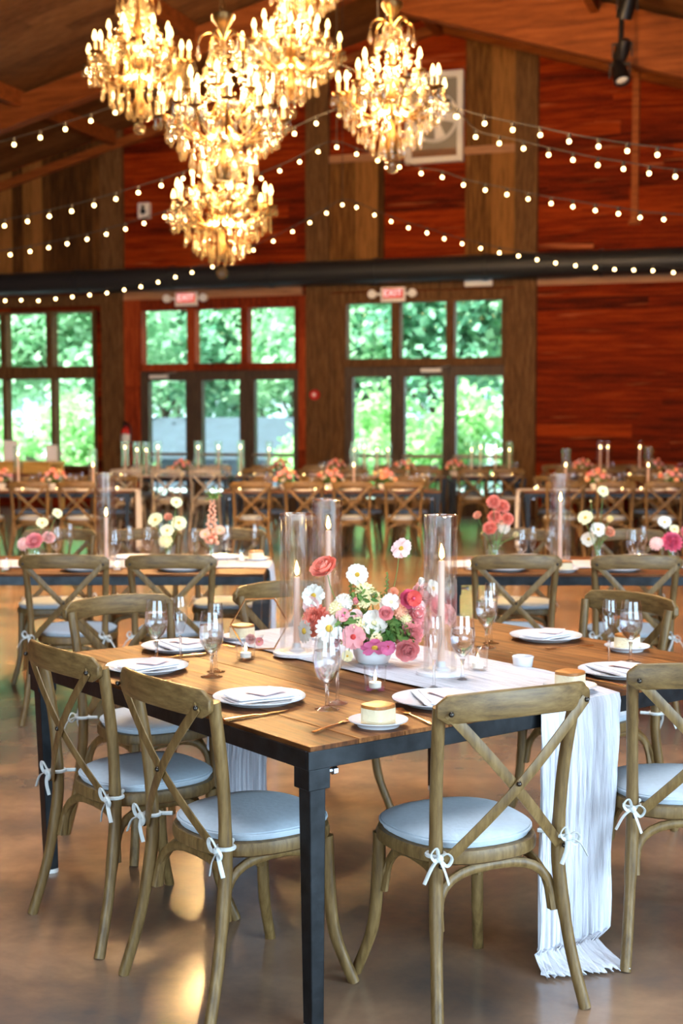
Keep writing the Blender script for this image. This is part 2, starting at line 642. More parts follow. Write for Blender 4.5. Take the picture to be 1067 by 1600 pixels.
def place(proto, used, loc, rz, label, group=None):
    """first call uses the prototype itself, later ones copy it with all its parts"""
    if proto.name in used:
        o = dup(proto)
    else:
        used.add(proto.name)
        o = proto
    o.location = loc
    o.rotation_euler = (0, 0, rz)
    o['label'] = label
    if group:
        o['group'] = group
    elif 'group' in o:
        del o['group']
    return o
USED = set()
ORD = ['first', 'second', 'third', 'fourth', 'fifth', 'sixth', 'seventh', 'eighth', 'ninth', 'tenth']

# ------------------------------------------------------------------ hall shell
UL, UR = -10.0, 13.3             # side walls
YF = -31.0                       # wall behind the photographer
U0, ZR, SL = 1.75, 8.46, 0.31    # ridge
SLL = 0.257
def rake(u): return ZR - (SL if u > U0 else SLL) * abs(u - U0)

def room(o):
    o.matrix_world = ROOM
    return o
def struct(mb, name, mat, parent=None, **k):
    o = mb.build(name, mat, parent, **k)
    if parent is None:
        room(o)
        o['kind'] = 'structure'
    return o

struct(MB().span((UL - 0.3, YF - 0.3, -0.2), (UR + 0.3, 0.25, 0)), 'floor', M['floor'])

# openings in the far wall (u0, u1, z0, z1)
def zz(px, py): return wz(px, py)[1]
SILL = 0.72
win_u = (wu(-72), wu(152)); win_z = (SILL, zz(80, 486))
bm_u = (wu(222), wu(468)); bm_z = (0.0, zz(345, 480))
br_u = (wu(540), wu(789)); br_z = (0.0, zz(660, 468))
OPEN = [win_u + win_z, bm_u + bm_z, br_u + br_z]

def board_fill(mb, u0, u1, z0, z1, rh, lmin, lmax, horiz=True, yoff=0.0, th=0.03, rnd=RNG, topf=None, holes=()):
    """weathered boards filling a rectangle of the wall, leaving the holes open"""
    if horiz:
        cuts = sorted({z0, z1} | {h[k] for h in holes for k in (2, 3) if z0 < h[k] < z1})
        rows = []
        for a, b in zip(cuts, cuts[1:]):
            n = max(1, round((b - a) / rh))
            rows += [(a + (b - a) * i / n, a + (b - a) * (i + 1) / n) for i in range(n)]
        for a, b in rows:
            m = (a + b) / 2
            segs = [(u0, u1)]
            if topf:
                up = ZR + 0.1 - m
                segs = [(max(u0, U0 - up / SLL), min(u1, U0 + up / SL))]
            for h in holes:
                if h[2] < m < h[3]:
                    ns = []
                    for p, q in segs:
                        if h[1] <= p or h[0] >= q:
                            ns.append((p, q))
                        else:
                            if p < h[0]: ns.append((p, h[0]))
                            if h[1] < q: ns.append((h[1], q))
                    segs = ns
            for p, q in segs:
                x = p
                while x < q - 0.01:
                    e = min(q, x + rnd.uniform(lmin, lmax))
                    if q - e < 0.3: e = q
                    d = rnd.uniform(0, 0.008)
                    mb.span((x, yoff - d, a), (e, yoff + th, b))
                    x = e
    else:
        x = u0
        while x < u1 - 0.01:
            e = min(u1, x + rnd.uniform(rh * 0.75, rh * 1.25))
            if u1 - e < rh * 0.4: e = u1
            d = rnd.uniform(0, 0.012)
            top = (lambda u: rake(u) - 0.03) if topf else (lambda u: z1)
            lo = [(x, yoff - d, z0), (e, yoff - d, z0), (e, yoff + th, z0), (x, yoff + th, z0)]
            hi = [(x, yoff - d, top(x)), (e, yoff - d, top(e)), (e, yoff + th, top(e)), (x, yoff + th, top(x))]
            mb.hexa(lo, hi)
            x = e

mb = MB()
board_fill(mb, UL, UR, 0, 8.4, 0.21, 1.6, 4.5, True, 0.0, 0.16, topf=True, holes=OPEN)
wall_back = struct(mb, 'wall_back', M['red_wood'])
ZD = zz(533, 415)                # duct level
# vertical grey-brown panels above the duct and posts
def part(mb, name, mat, **k):
    o = mb.build(name, mat, wall_back, **k)
    return o
for a, b, yt in ((-40, 163, None), (512, 600, 245), (726, 806, None)):
    mb = MB()
    board_fill(mb, wu(a), wu(b), ZD - 0.1, zz(556, 245) if yt else 0, 0.24, 0, 0, False, -0.035, 0.03, topf=None if yt else True)
    part(mb, 'board_panel', M['panel_wood'])
def post(a, b, z0, top, mat, dep=0.09):
    mb = MB()
    u0, u1 = wu(a), wu(b)
    n = max(1, round((u1 - u0) / 0.22))
    for i in range(n):
        p, q = u0 + (u1 - u0) * i / n, u0 + (u1 - u0) * (i + 1) / n
        d = dep + 0.01 * (i % 2)
        tp, tq = (rake(p) - 0.03, rake(q) - 0.03) if top is None else (top, top)
        mb.hexa([(p, -d, z0), (q, -d, z0), (q, 0, z0), (p, 0, z0)], [(p, -d, tp), (q, -d, tq), (q, 0, tq), (p, 0, tp)])
    return part(mb, 'wall_post', mat, bevel=0.006)
post(162, 197, 0, None, M['frame_wood'])
post(480, 516, 0, None, M['frame_wood'])
post(803, 838, 0, None, M['frame_wood'])
# header boards and battens
def strip(a, b, ya, yb, xm, mat, dep=0.06, name='batten'):
    z0, z1 = zz(xm, yb), zz(xm, ya)
    return part(MB().span((wu(a), -dep, z0), (wu(b), 0.0, z1)), name, mat, bevel=0.005)
strip(197, 474, 445, 466, 335, M['pale_trim'], 0.08, 'header_board')
strip(516, 803, 438, 453, 660, M['frame_wood'], 0.08, 'header_board')
strip(838, 1100, 425, 443, 960, M['pale_trim'], 0.05, 'header_board')
strip(0, 162, 463, 480, 80, M['frame_wood'], 0.07, 'header_board')
strip(512, 838, 234, 246, 675, M['pale_trim'], 0.07)
# rake boards along the ceiling
for sgn in (-1, 1):
    mb = MB()
    ue = UL if sgn < 0 else UR
    a, b = (U0, -0.10), (ue, -0.10)
    lo = [(U0, -0.12, ZR - 0.34), (ue, -0.12, rake(ue) - 0.34), (ue, 0, rake(ue) - 0.34), (U0, 0, ZR - 0.34)]
    hi = [(p[0], p[1], p[2] + 0.16) for p in lo]
    mb.hexa(lo, hi)
    part(mb, 'rake_board', M['beam_wood'])

# window 1 and the two glazed door bays
def lites(name_frame, mat, outer, panes, parent=None, name=None, dep=0.12, pane_y=0.03):
    """frame filling `outer` around rectangular panes (all u0,u1,z0,z1), one mesh of bars, one of glass"""
    o0, o1, o2, o3 = outer
    us = sorted({o0, o1} | {p[0] for p in panes} | {p[1] for p in panes})
    zs = sorted({o2, o3} | {p[2] for p in panes} | {p[3] for p in panes})
    fr, gl = MB(), MB()
    for a, b in zip(us, us[1:]):
        run = None
        for c, d in zip(zs, zs[1:]):
            mu, mz = (a + b) / 2, (c + d) / 2
            if any(p[0] < mu < p[1] and p[2] < mz < p[3] for p in panes):
                continue
            fr.span((a, -dep, c), (b, 0.10, d))
    for p in panes:
        gl.span((p[0], pane_y, p[2]), (p[1], pane_y + 0.012, p[3]))
    if parent is None:
        f = struct(fr, name, mat)
        gl.build('pane', M['pane'], f)
        return f
    f = fr.build(name_frame, mat, parent)
    gl.build('pane', M['pane'], f)
    return f

def P(a, b, ya, yb, xm):
    return (wu(a), wu(b), zz(xm, yb), zz(xm, ya))
# left window, two tiers
r0, r1, r2, r3 = zz(80, 573), zz(80, 490), SILL + 0.06, zz(80, 592)
pan = [(wu(a), wu(b), r0, r1) for a, b in ((-68, 7), (15, 78), (87, 149))] + [(wu(a), wu(b), r2, r3) for a, b in ((-68, 9), (14, 84), (89, 151))]
lites('', M['frame_wood'], win_u + win_z, pan, name='window_1')
# transoms and doors
def bay(n, bu, bz, ups, lows, y_up, y_low, xm, mat, num):
    zt0, zt1 = zz(xm, y_up[1]), zz(xm, y_up[0])
    zd = zz(xm, y_low)
    mid = (zt0 + zd) / 2 + 0.02
    lites('', mat, (bu[0], bu[1], mid, bz[1]), [(wu(a), wu(b), zt0, zt1) for a, b in ups], name='window_%d' % n)
    edges = [bu[0]] + [(wu(lows[i][1]) + wu(lows[i + 1][0])) / 2 for i in range(2)] + [bu[1]]
    for i, (a, b) in enumerate(lows):
        d = lites('', M['door_frame'], (edges[i] + 0.004, edges[i + 1] - 0.004, 0.0, mid), [(wu(a), wu(b), 0.26, zd)], name='door_%d' % (num + i), dep=0.06)
        pb = MB().span((wu(a), -0.13, 0.98), (wu(b), -0.10, 1.04)).span((wu(a) - .02, -0.13, 0.99), (wu(a) + .02, -0.05, 1.03)).span((wu(b) - .02, -0.13, 0.99), (wu(b) + .02, -0.05, 1.03))
        pb.build('push_bar', M['grey_metal'], d)
bay(2, bm_u, bm_z, ((226, 297), (309, 380), (391, 464)), ((234, 292), (317, 376), (399, 460)), (483, 568), 594, 345, M['red_trim'], 1)
bay(3, br_u, br_z, ((544, 614), (627, 699), (711, 785)), ((552, 611), (633, 693), (713, 786)), (472, 560), 588, 665, M['frame_wood'], 4)
# surrounds around the bays
def surround(a, b, yt, xm, bu, bz, mat):
    zt = zz(xm, yt)
    mb = MB()
    for p, q in ((wu(a), bu[0]), (bu[1], wu(b))):
        z = 0.0
        while z < zt - 0.02:
            e = min(zt, z + RNG.uniform(0.5, 1.3))
            mb.span((p, -0.07 - RNG.uniform(0, 0.01), z), (q, 0, e))
            z = e
    mb.span((bu[0], -0.07, bz[1]), (bu[1], 0, zt))
    part(mb, 'door_surround', mat)
surround(197, 480, 466, 340, bm_u, bm_z, M['red_trim'])
surround(516, 803, 455, 660, br_u, br_z, M['frame_wood'])

# side walls, front wall with its wide door openings
mb = MB()
board_fill(mb, YF, 0, 0, rake(UL), 0.3, 3, 6, True, 0, 0.15)
for i, p in enumerate(mb.v): mb.v[i] = (UL - p[1], p[0], p[2])
struct(mb, 'wall_left', M['red_wood'])
mb = MB()
board_fill(mb, YF, 0, 0, rake(UR), 0.3, 3, 6, True, 0, 0.15, holes=[(-25.5, -18.5, 0.3, 3.7)])
for i, p in enumerate(mb.v): mb.v[i] = (UR + p[1], p[0], p[2])
struct(mb, 'wall_right', M['red_wood'])
mb = MB()
board_fill(mb, UL, UR, 0, 8.4, 0.3, 3, 6, True, 0, 0.15, topf=True, holes=[(2.5, 10.5, 0.2, 3.8)])
for i, p in enumerate(mb.v): mb.v[i] = (p[0], YF - p[1], p[2])
struct(mb, 'wall_front', M['red_wood'])

# ceiling: boards running up the slope, trusses, purlins, ridge
mb = MB()
for sgn in (-1, 1):
    ue = UL - 0.2 if sgn < 0 else UR + 0.2
    y = YF - 0.2
    while y < 0.2:
        e = min(0.2, y + 0.28)
        cuts = [U0]
        while abs(cuts[-1] - ue) > 0.5:
            nx = cuts[-1] + sgn * RNG.uniform(2.5, 5)
            cuts.append(ue if abs(nx - U0) > abs(ue - U0) - 1 else nx)
        for a, b in zip(cuts, cuts[1:]):
            d = RNG.uniform(0, 0.008)
            lo = [(a, y, rake(a) - d), (b, y, rake(b) - d), (b, e, rake(b) - d), (a, e, rake(a) - d)]
            if sgn < 0: lo = [lo[1], lo[0], lo[3], lo[2]]
            mb.hexa(lo, [(p[0], p[1], p[2] + 0.12) for p in lo])
        y = e
struct(mb, 'ceiling', M['ceil_wood'])
n = 1
for y in (-3.2, -9.2, -15.2, -21.2, -27.2):
    for sgn in (-1, 1):
        ue = UL if sgn < 0 else UR
        dep = 0.52 if sgn < 0 else 0.86
        lo = [(U0, y - 0.12, ZR - dep), (ue, y - 0.12, rake(ue) - dep), (ue, y + 0.12, rake(ue) - dep), (U0, y + 0.12, ZR - dep)]
        struct(MB().hexa(lo, [(p[0], p[1], p[2] + dep - 0.08) for p in lo]), 'beam_%d' % n, M['beam_wood'], bevel=0.01)
        n += 1
for k in (-3, -2, -1, 0, 1, 2, 3):
    u = U0 + 3.05 * k
    if UL < u < UR:
        z = rake(u)
        w, h = (0.16, 0.36) if k == 0 else (0.12, 0.24)
        struct(MB().span((u - w / 2, YF, z - h - 0.02), (u + w / 2, 0, z - 0.0)), 'beam_%d' % n, M['beam_wood'], bevel=0.008)
        n += 1

# fill panel added over the front table, a glowing pane below the right slope
sk = MB()
def _sl(u, y, dz): return (u, y, rake(u) + dz)
for u0_, u1_, y0_, y1_ in ((4.5, 8.5, -20.6, -20.45), (4.5, 8.5, -15.95, -15.8), (4.5, 4.65, -20.45, -15.95), (8.35, 8.5, -20.45, -15.95), (6.42, 6.58, -20.45, -15.95)):
    lo = [_sl(u0_, y0_, -0.14), _sl(u1_, y0_, -0.14), _sl(u1_, y1_, -0.14), _sl(u0_, y1_, -0.14)]
    sk.hexa(lo, [(p[0], p[1], p[2] + 0.13) for p in lo])
sk = struct(sk, 'window_4', M['white_plastic'])
lo = [_sl(4.65, -20.45, -0.06), _sl(8.35, -20.45, -0.06), _sl(8.35, -15.95, -0.06), _sl(4.65, -15.95, -0.06)]
M['fill_pane'] = glow('fill_pane_glow', (226, 240, 255), 1.2)
MB().hexa(lo, [(p[0], p[1], p[2] + 0.03) for p in lo]).build('pane', M['fill_pane'], sk)

# ------------------------------------------------------------------ things on the far wall
def wall_thing(name, px, py, label, cat, dy=0.0):
    u, z = wz(px, py)
    o = thing(name, (0, 0, 0), 0, label, cat)
    o.matrix_world = ROOM @ Matrix.Translation((u, -dy, z))
    return o
PXM = DW / F                     # metres per pixel near the middle of the wall

# dark duct running along the wall above the doors
u0, u1 = UL + 3.2, UR - 3.2
zd = (zz(60, 448) + zz(1000, 410)) / 2
d = thing('air_duct', label='long dark round air duct running along the back wall above the doors', cat='duct')
d.matrix_world = ROOM @ Matrix.Translation((0, -0.35, zd))
mb = MB().tube([(u0 - 3, 0, 0), (u1 + 3, 0, 0)], 0.20, 20)
mb.build('pipe', M['duct'], d, smooth=True)
u = u0 - 2
while u < u1 + 2:
    MB().tube([(u, 0, 0), (u + 0.06, 0, 0)], 0.215, 20).build('flange', M['duct'], d, smooth=True)
    MB().span((u + 0.02, -0.02, 0.19), (u + 0.05, 0.28, 0.22)).build('bracket', M['black'], d)
    u += 1.9

def text_obj(name, body, size, mat, parent, loc, ext=0.004):
    c = bpy.data.curves.new(name, 'FONT')
    c.body = body
    c.size = size
    c.extrude = ext
    c.align_x = 'CENTER'
    c.align_y = 'CENTER'
    c.materials.append(mat)
    o = bpy.data.objects.new(name, c)
    COL.objects.link(o)
    o.parent = parent
    o.location = loc
    dg = bpy.context.evaluated_depsgraph_get()
    me = bpy.data.meshes.new_from_object(o.evaluated_get(dg))
    bpy.data.objects.remove(o)
    o = bpy.data.objects.new(name, me)
    COL.objects.link(o)
    o.parent = parent
    o.location = loc
    o.rotation_euler = (PI / 2, 0, 0)
    return o
M['exit_face'] = glow('exit_face', (250, 90, 70), 0.32)
M['exit_text'] = glow('exit_text', (255, 235, 225), 0.45)
M['lamp_face'] = plain('lamp_lens', (235, 235, 230), 0.2)
for px, py, lab in ((295, 467, 'white exit sign with red face and two lamp heads over the left doors'), (617, 460, 'white exit sign with red face over the right pair of doors')):
    s = wall_thing('exit_sign', px, py, lab, 'exit sign', 0.085)
    MB().span((-0.22, -0.045, -0.14), (0.22, 0.0, 0.11)).build('housing', M['white_plastic'], s, bevel=0.01)
    MB().span((-0.18, -0.052, -0.075), (0.18, -0.044, 0.09)).build('face_panel', M['exit_face'], s)
    text_obj('lettering', 'EXIT', 0.16, M['exit_text'], s, (0, -0.055, 0.008))
    for sx in (-1, 1):
        h = MB().span((sx * 0.22, -0.03, -0.02), (sx * 0.29, -0.01, 0.02)).tube([(sx * 0.36, -0.10, 0.0), (sx * 0.36, 0.0, 0.0)], [0.075, 0.06], 14).build('lamp_head', M['white_plastic'], s, smooth=True)
        MB().tube([(sx * 0.36, -0.106, 0), (sx * 0.36, -0.10, 0)], 0.06, 14).build('lens', M['lamp_face'], h)
e = wall_thing('emergency_light', 750, 443, 'slim white emergency light on the header above the right doors', 'light', 0.085)
MB().span((-0.24, -0.07, -0.06), (0.24, 0, 0.06)).build('housing', M['white_plastic'], e, bevel=0.02)
MB().span((-0.20, -0.075, -0.035), (0.20, -0.068, 0.03)).build('diffuser', M['lamp_face'], e)
b = wall_thing('wall_speaker', 228, 330, 'small white wall speaker box on the red boards left of the chandeliers', 'speaker', 0.0)
MB().span((-0.11, -0.12, -0.14), (0.11, 0, 0.14)).build('housing', M['white_plastic'], b, bevel=0.015)
MB().ball((0, -0.12, -0.02), 0.055, 12, 8).ball((0, -0.12, 0.06), 0.035, 12, 8).build('cone', M['black'], b, smooth=True)
a = wall_thing('fire_alarm', 495, 617, 'small round red fire alarm on the post between the door bays', 'alarm', 0.1)
MB().tube([(0, -0.05, 0), (0, 0, 0)], [0.085, 0.095], 16).build('bell', M['red_paint'], a, smooth=True)
MB().tube([(0, -0.056, 0), (0, -0.05, 0)], 0.035, 12).build('lens', M['white_plastic'], a)
x = wall_thing('fire_extinguisher', 203, 680, 'red fire extinguisher hung beside the left glass doors', 'fire extinguisher', 0.17)
MB().lathe([(0, -0.25), (0.075, -0.25), (0.085, -0.22), (0.085, 0.06), (0.06, 0.12), (0.028, 0.145), (0.028, 0.18), (0, 0.18)], 16).build('cylinder', M['red_paint'], x, smooth=True)
MB().lathe([(0.087, -0.12), (0.087, 0.02)], 16).build('paper_label', M['white_plastic'], x)
MB().span((-0.02, -0.03, 0.17), (0.02, 0.06, 0.24)).span((-0.015, -0.09, 0.22), (0.015, 0.0, 0.25)).build('valve', M['black'], x)
MB().tube(bez([(0.02, 0, 0.2), (0.09, 0, 0.18), (0.11, 0, 0.05), (0.10, 0, -0.15)]), 0.011, 8).build('hose', M['black'], x)
MB().span((-0.03, 0.06, -0.05), (0.03, 0.088, 0.05)).build('bracket', M['black'], x)
for px, py, lab in ((252, 589, 'grey door closer arm at the top of the left glass door'), (676, 579, 'pale door closer at the top of the middle glass door of the right bay')):
    c = wall_thing('door_closer', px, py, lab, 'door closer', 0.06)
    MB().span((-0.18, -0.08, -0.035), (0.18, 0, 0.035)).build('housing', M['white_plastic'], c, bevel=0.01)
    MB().tube([(0.1, -0.06, 0.04), (0.28, -0.16, 0.06), (0.34, -0.02, 0.08)], 0.012, 6).build('closer_arm', M['grey_metal'], c)
# square fan high on the wall
f = wall_thing('wall_fan', 681, 186, 'large square white framed fan high on the wall behind the right chandelier', 'fan', 0.04)
hw = 0.45
fr = MB()
for s1 in (-1, 1):
    fr.span((-hw, -0.12, s1 * 0.70 - 0.05), (hw, 0.0, s1 * 0.70 + 0.05))
    fr.span((s1 * hw - 0.05, -0.12, -0.75), (s1 * hw + 0.05, 0.0, 0.75))
fr.build('fan_frame', M['white_plastic'], f, bevel=0.008)
MB().span((-hw, -0.03, -0.7), (hw, -0.0, 0.7)).build('back_panel', M['grey_metal'], f)
MB().tube([(0.39 * math.cos(q), -0.07, 0.39 * math.sin(q)) for q in [2 * PI * i / 28 for i in range(28)]], 0.03, 6, closed=True).build('shroud', M['white_plastic'], f, smooth=True)
for k in range(5):
    q = 2 * PI * k / 5
    R = Matrix.Rotation(q, 4, 'Y')
    MB().add([R @ Vector(p) for p in ((0.05, -0.05, -0.03), (0.35, -0.08, -0.10), (0.36, -0.04, 0.09), (0.05, -0.06, 0.04), (0.05, -0.045, -0.03), (0.35, -0.075, -0.10), (0.36, -0.035, 0.09), (0.05, -0.055, 0.04))],
             [(0, 1, 2, 3), (7, 6, 5, 4), (0, 4, 5, 1), (1, 5, 6, 2), (2, 6, 7, 3), (3, 7, 4, 0)]).build('fan_blade', M['white_plastic'], f)
MB().tube([(0, -0.1, 0), (0, -0.03, 0)], 0.07, 14).build('hub', M['grey_metal'], f)

# hanging pipe and spotlights on the truss
p0 = RINV @ on_slant(991, 350, DW - 2.4)
hp = thing('hanging_pipe', label='thin brown timber drop hanging from the ceiling right of the spotlights', cat='pipe')
hp.matrix_world = ROOM @ Matrix.Translation((p0.x, p0.y, p0.z))
ztop = rake(p0.x) - p0.z
MB().span((-0.05, -0.04, 0), (0.05, 0.04, ztop)).build('drop', M['beam_wood'], hp, bevel=0.01)
MB().span((-0.08, -0.05, 0.0), (0.08, 0.05, 0.05)).build('end_cap', M['beam_wood'], hp)
def spot(px, py, lab, tilt, back=3.5):
    q = RINV @ on_slant(px, py, DW - back)
    s = thing('spotlight', label=lab, cat='spotlight', group=None)
    s.matrix_world = ROOM @ Matrix.Translation(q)
    top = rake(q.x) - q.z
    MB().tube([(0, 0, 0.1), (0, 0, top)], 0.02, 8).build('stem', M['black'], s)
    MB().span((-0.14, -0.03, 0.08), (0.14, 0.03, 0.11)).span((-0.14, -0.02, -0.08), (-0.12, 0.02, 0.1)).span((0.12, -0.02, -0.08), (0.14, 0.02, 0.1)).build('yoke', M['black'], s)
    R = Euler(tilt).to_matrix().to_4x4()
    h = MB()
    h.add([R @ Vector(v) for v in MB().lathe([(0, 0.16), (0.07, 0.16), (0.10, 0.05), (0.11, -0.17), (0.095, -0.17), (0.09, -0.1), (0, -0.1)], 16).v], MB().lathe([(0, 0.16), (0.07, 0.16), (0.10, 0.05), (0.11, -0.17), (0.095, -0.17), (0.09, -0.1), (0, -0.1)], 16).f)
    hd = h.build('lamp_head', M['black'], s, smooth=True)
    g = MB()
    lp = MB().lathe([(0, -0.155), (0.06, -0.15), (0.092, -0.13)], 16)
    g.add([R @ Vector(v) for v in lp.v], lp.f)
    g.build('lens', M['lamp_face'], hd, smooth=True)
spot(972, 80, 'upper black spotlight of the stacked pair under the right ceiling', (0.5, 0.3, 0))
spot(968, 112, 'lower black spotlight of the stacked pair under the right ceiling', (-0.4, -0.3, 0), 4.0)
spot(980, 8, 'black spotlight at the top edge beneath the right roof beam', (0.3, 0.3, 0), 4.6)
spot(172, 8, 'black spotlight under the left roof slope behind the left chandelier', (0.4, -0.5, 0))

# ------------------------------------------------------------------ outdoors
struct(MB().span((-45, 0.3, -0.25), (45, 70, -0.05)), 'ground', M['paving'])
def crown_mesh(n, rx, rz, zc, size, seed):
    r = random.Random(seed)
    mb = MB()
    cl = [(Vector((r.gauss(0, 1), r.gauss(0, 1), r.gauss(0, 1))).normalized() * r.uniform(0.35, 0.95)) for _ in range(26)]
    for i in range(n):
        c = r.choice(cl)
        p = c + Vector((r.gauss(0, 0.17), r.gauss(0, 0.17), r.gauss(0, 0.17)))
        p = Vector((p.x * rx, p.y * rx, p.z * rz + zc))
        if p.z < 0.15: p.z = 0.15 + r.random() * 0.3
        s = size * r.uniform(0.6, 1.4)
        R = Euler((r.uniform(-1, 1), r.uniform(-1, 1), r.uniform(0, 6.3))).to_matrix()
        mb.add([p + R @ Vector(q) for q in ((-s * .5, 0, 0), (0, -s * .32, 0.04 * s), (s * .5, 0, 0), (0, s * .32, 0.04 * s))], [(0, 1, 2, 3)])
    return mb
TREES = []
for k, (lm, rx, rz, zc, th) in enumerate((('leaf_a', 2.6, 2.6, 4.0, 2.2), ('leaf_b', 2.3, 3.4, 4.6, 2.0), ('leaf_c', 1.5, 1.0, 1.0, 0.5))):
    nm = 'garden_tree' if k < 2 else 'garden_shrub'
    t = thing(nm, (0, 0, -60))
    t['category'] = 'tree' if k < 2 else 'shrub'
    crown_mesh(5200 if k < 2 else 2600, rx, rz, zc, 0.30 if k < 2 else 0.2, 40 + k).build('crown', M[lm], t)
    mb = MB().tube(bez([(0, 0, 0), (0.05, 0.05, th * 0.6), (-0.05, 0, th * 1.4)]), [0.16 - 0.1 * i / 12 for i in range(13)], 8)
    for q in range(4):
        mb.tube(bez([(0, 0, th * 0.8), (0.5 * math.cos(q * 1.6), 0.5 * math.sin(q * 1.6), th * 1.2), (1.2 * math.cos(q * 1.6), 1.2 * math.sin(q * 1.6), th * 1.6)]), 0.05, 6)
    mb.build('trunk', M['bark'], t, smooth=True)
    TREES.append(t)
trees = [(0, -13.4, 9, 1.0, 'leafy tree outside the left panes of the left window'), (0, -10.6, 9.5, 1.0, 'bushy green tree outside the right panes of the left window'),
         (0, -10.4, 14.5, 1.0, 'green tree over the left leaf of the left doors'), (1, -8.3, 15, 1.1, 'dark green tree with branches above the middle leaf of the left doors'), (0, -6.0, 13.5, 1.0, 'leafy tree with bare trunk outside the right leaf of the left doors'),
         (0, -2.6, 10, 1.0, 'leafy tree outside the left leaf of the right doors'), (1, -0.7, 9, 0.95, 'dense tree filling the middle panes of the right doors'), (0, 1.3, 10, 1.0, 'bright tree outside the right leaf of the right doors'),
         (1, -20.5, 21, 1.5, 'far tall tree at the left edge of the left window'), (0, -17.0, 20, 1.5, 'far broad tree beyond the right panes of the left window'), (1, -13.2, 21, 1.5, 'farthest tall tree beyond the left leaf of the left doors'),
         (0, -10.8, 23, 1.6, 'farthest broad tree beyond the middle leaf of the left doors'), (1, -8.2, 21, 1.5, 'farthest tree beyond the right leaf of the left doors'), (0, -5.2, 20, 1.5, 'farthest broad tree beyond the left leaf of the right doors'),
         (1, -2.6, 21, 1.5, 'farthest tall tree beyond the middle panes of the right doors'), (0, 0.2, 19, 1.4, 'farthest tree beyond the right leaf of the right doors')]
for k, u, y, s, lab in trees:
    p = ROOM @ Vector((u, y, -0.05))
    o = place(TREES[k], USED, p, RNG.uniform(0, 6), lab)
    o.scale = (s, s, s)
for u, y, s, lab in ((-10.6, 5.0, 0.9, 'low clipped shrub outside the left window, left of the pair'), (-8.2, 5.2, 1.05, 'low clipped shrub outside the left window, right of the pair'), (-3.0, 7.0, 0.8, 'low bright shrub outside the right leaf of the left doors'), (-1.2, 6.2, 1.1, 'low shrub outside the left leaf of the right doors'), (0.9, 6.0, 1.1, 'low shrub outside the right leaf of the right doors')):
    o = place(TREES[2], USED, ROOM @ Vector((u, y, -0.05)), RNG.uniform(0, 6), lab)
    o.scale = (s, s, s)
# shed roof seen through the left doors
sh = thing('garden_shed', label='low blue grey shingled shed outside the left glass doors', cat='shed')
sh.matrix_world = ROOM @ Matrix.Translation((-5.6, 8.0, -0.05)) @ Matrix.Diagonal((1, 1, 0.74, 1))
MB().span((-3.0, 0, 0), (2.2, 3.0, 1.1)).build('shed_wall', M['slate'], sh)
MB().hexa([(-3.2, -0.3, 1.0), (2.4, -0.3, 1.0), (2.4, 1.6, 2.3), (-3.2, 1.6, 2.3)], [(-3.2, -0.3, 1.08), (2.4, -0.3, 1.08), (2.4, 1.6, 2.38), (-3.2, 1.6, 2.38)]).hexa([(-3.2, 1.6, 2.3), (2.4, 1.6, 2.3), (2.4, 3.3, 1.0), (-3.2, 3.3, 1.0)], [(-3.2, 1.6, 2.38), (2.4, 1.6, 2.38), (2.4, 3.3, 1.08), (-3.2, 3.3, 1.08)]).build('shed_roof', M['slate'], sh)

# ------------------------------------------------------------------ string lights
STR = [
 (19.6, [(8,470),(33,469),(60,470),(87,467),(113,464),(140,461),(167,458),(194,453),(220,448),(247,441),(274,433),(300,426),(332,417),(364,405),(396,391),(427,377),(457,362),(484,348),(510,333),(535,320),(557,324),(585,336),(611,346),(638,356),(667,364),(694,373),(722,381),(751,388),(780,395),(810,400),(839,406),(868,411),(899,415),(930,418),(960,421),(990,422),(1020,423),(1052,426)], 'lowest strand of warm string lights, crossing just in front of the dark duct'),
 (16.5, [(16,398),(47,393),(76,387),(105,381),(136,374),(166,366),(196,358),(225,349),(257,339),(287,327),(318,314),(348,301),(378,290),(408,279),(437,267),(468,253),(497,237),(526,230),(557,241),(590,251),(624,261),(658,271),(691,277),(724,289),(758,297),(792,304),(825,311),(861,318),(895,323),(930,329),(966,334),(1000,340),(1037,343)], 'second lowest strand of warm string lights, above the one at the duct'),
 (14.4, [(7,353),(43,346),(77,338),(112,330),(147,321),(181,311),(216,301),(252,290),(286,279),(320,267),(355,253),(390,238),(425,223),(460,209),(494,193),(530,180),(566,172),(602,168),(640,170),(676,175),(712,182),(743,214),(780,224),(818,232),(857,242),(895,250),(934,258),(974,264),(1014,271),(1055,276)], 'third strand of warm string lights from the bottom'),
 (13.4, [(22,226),(63,215),(102,202),(142,189),(180,176),(218,163),(256,150),(296,138),(336,125),(376,112),(416,104),(456,100),(500,105),(545,118),(590,140),(630,160),(672,172),(714,182),(757,193),(801,203),(844,211),(889,221),(935,229),(980,236),(1027,242)], 'topmost strand of warm string lights, rising behind the chandeliers')]
bulb_me = None
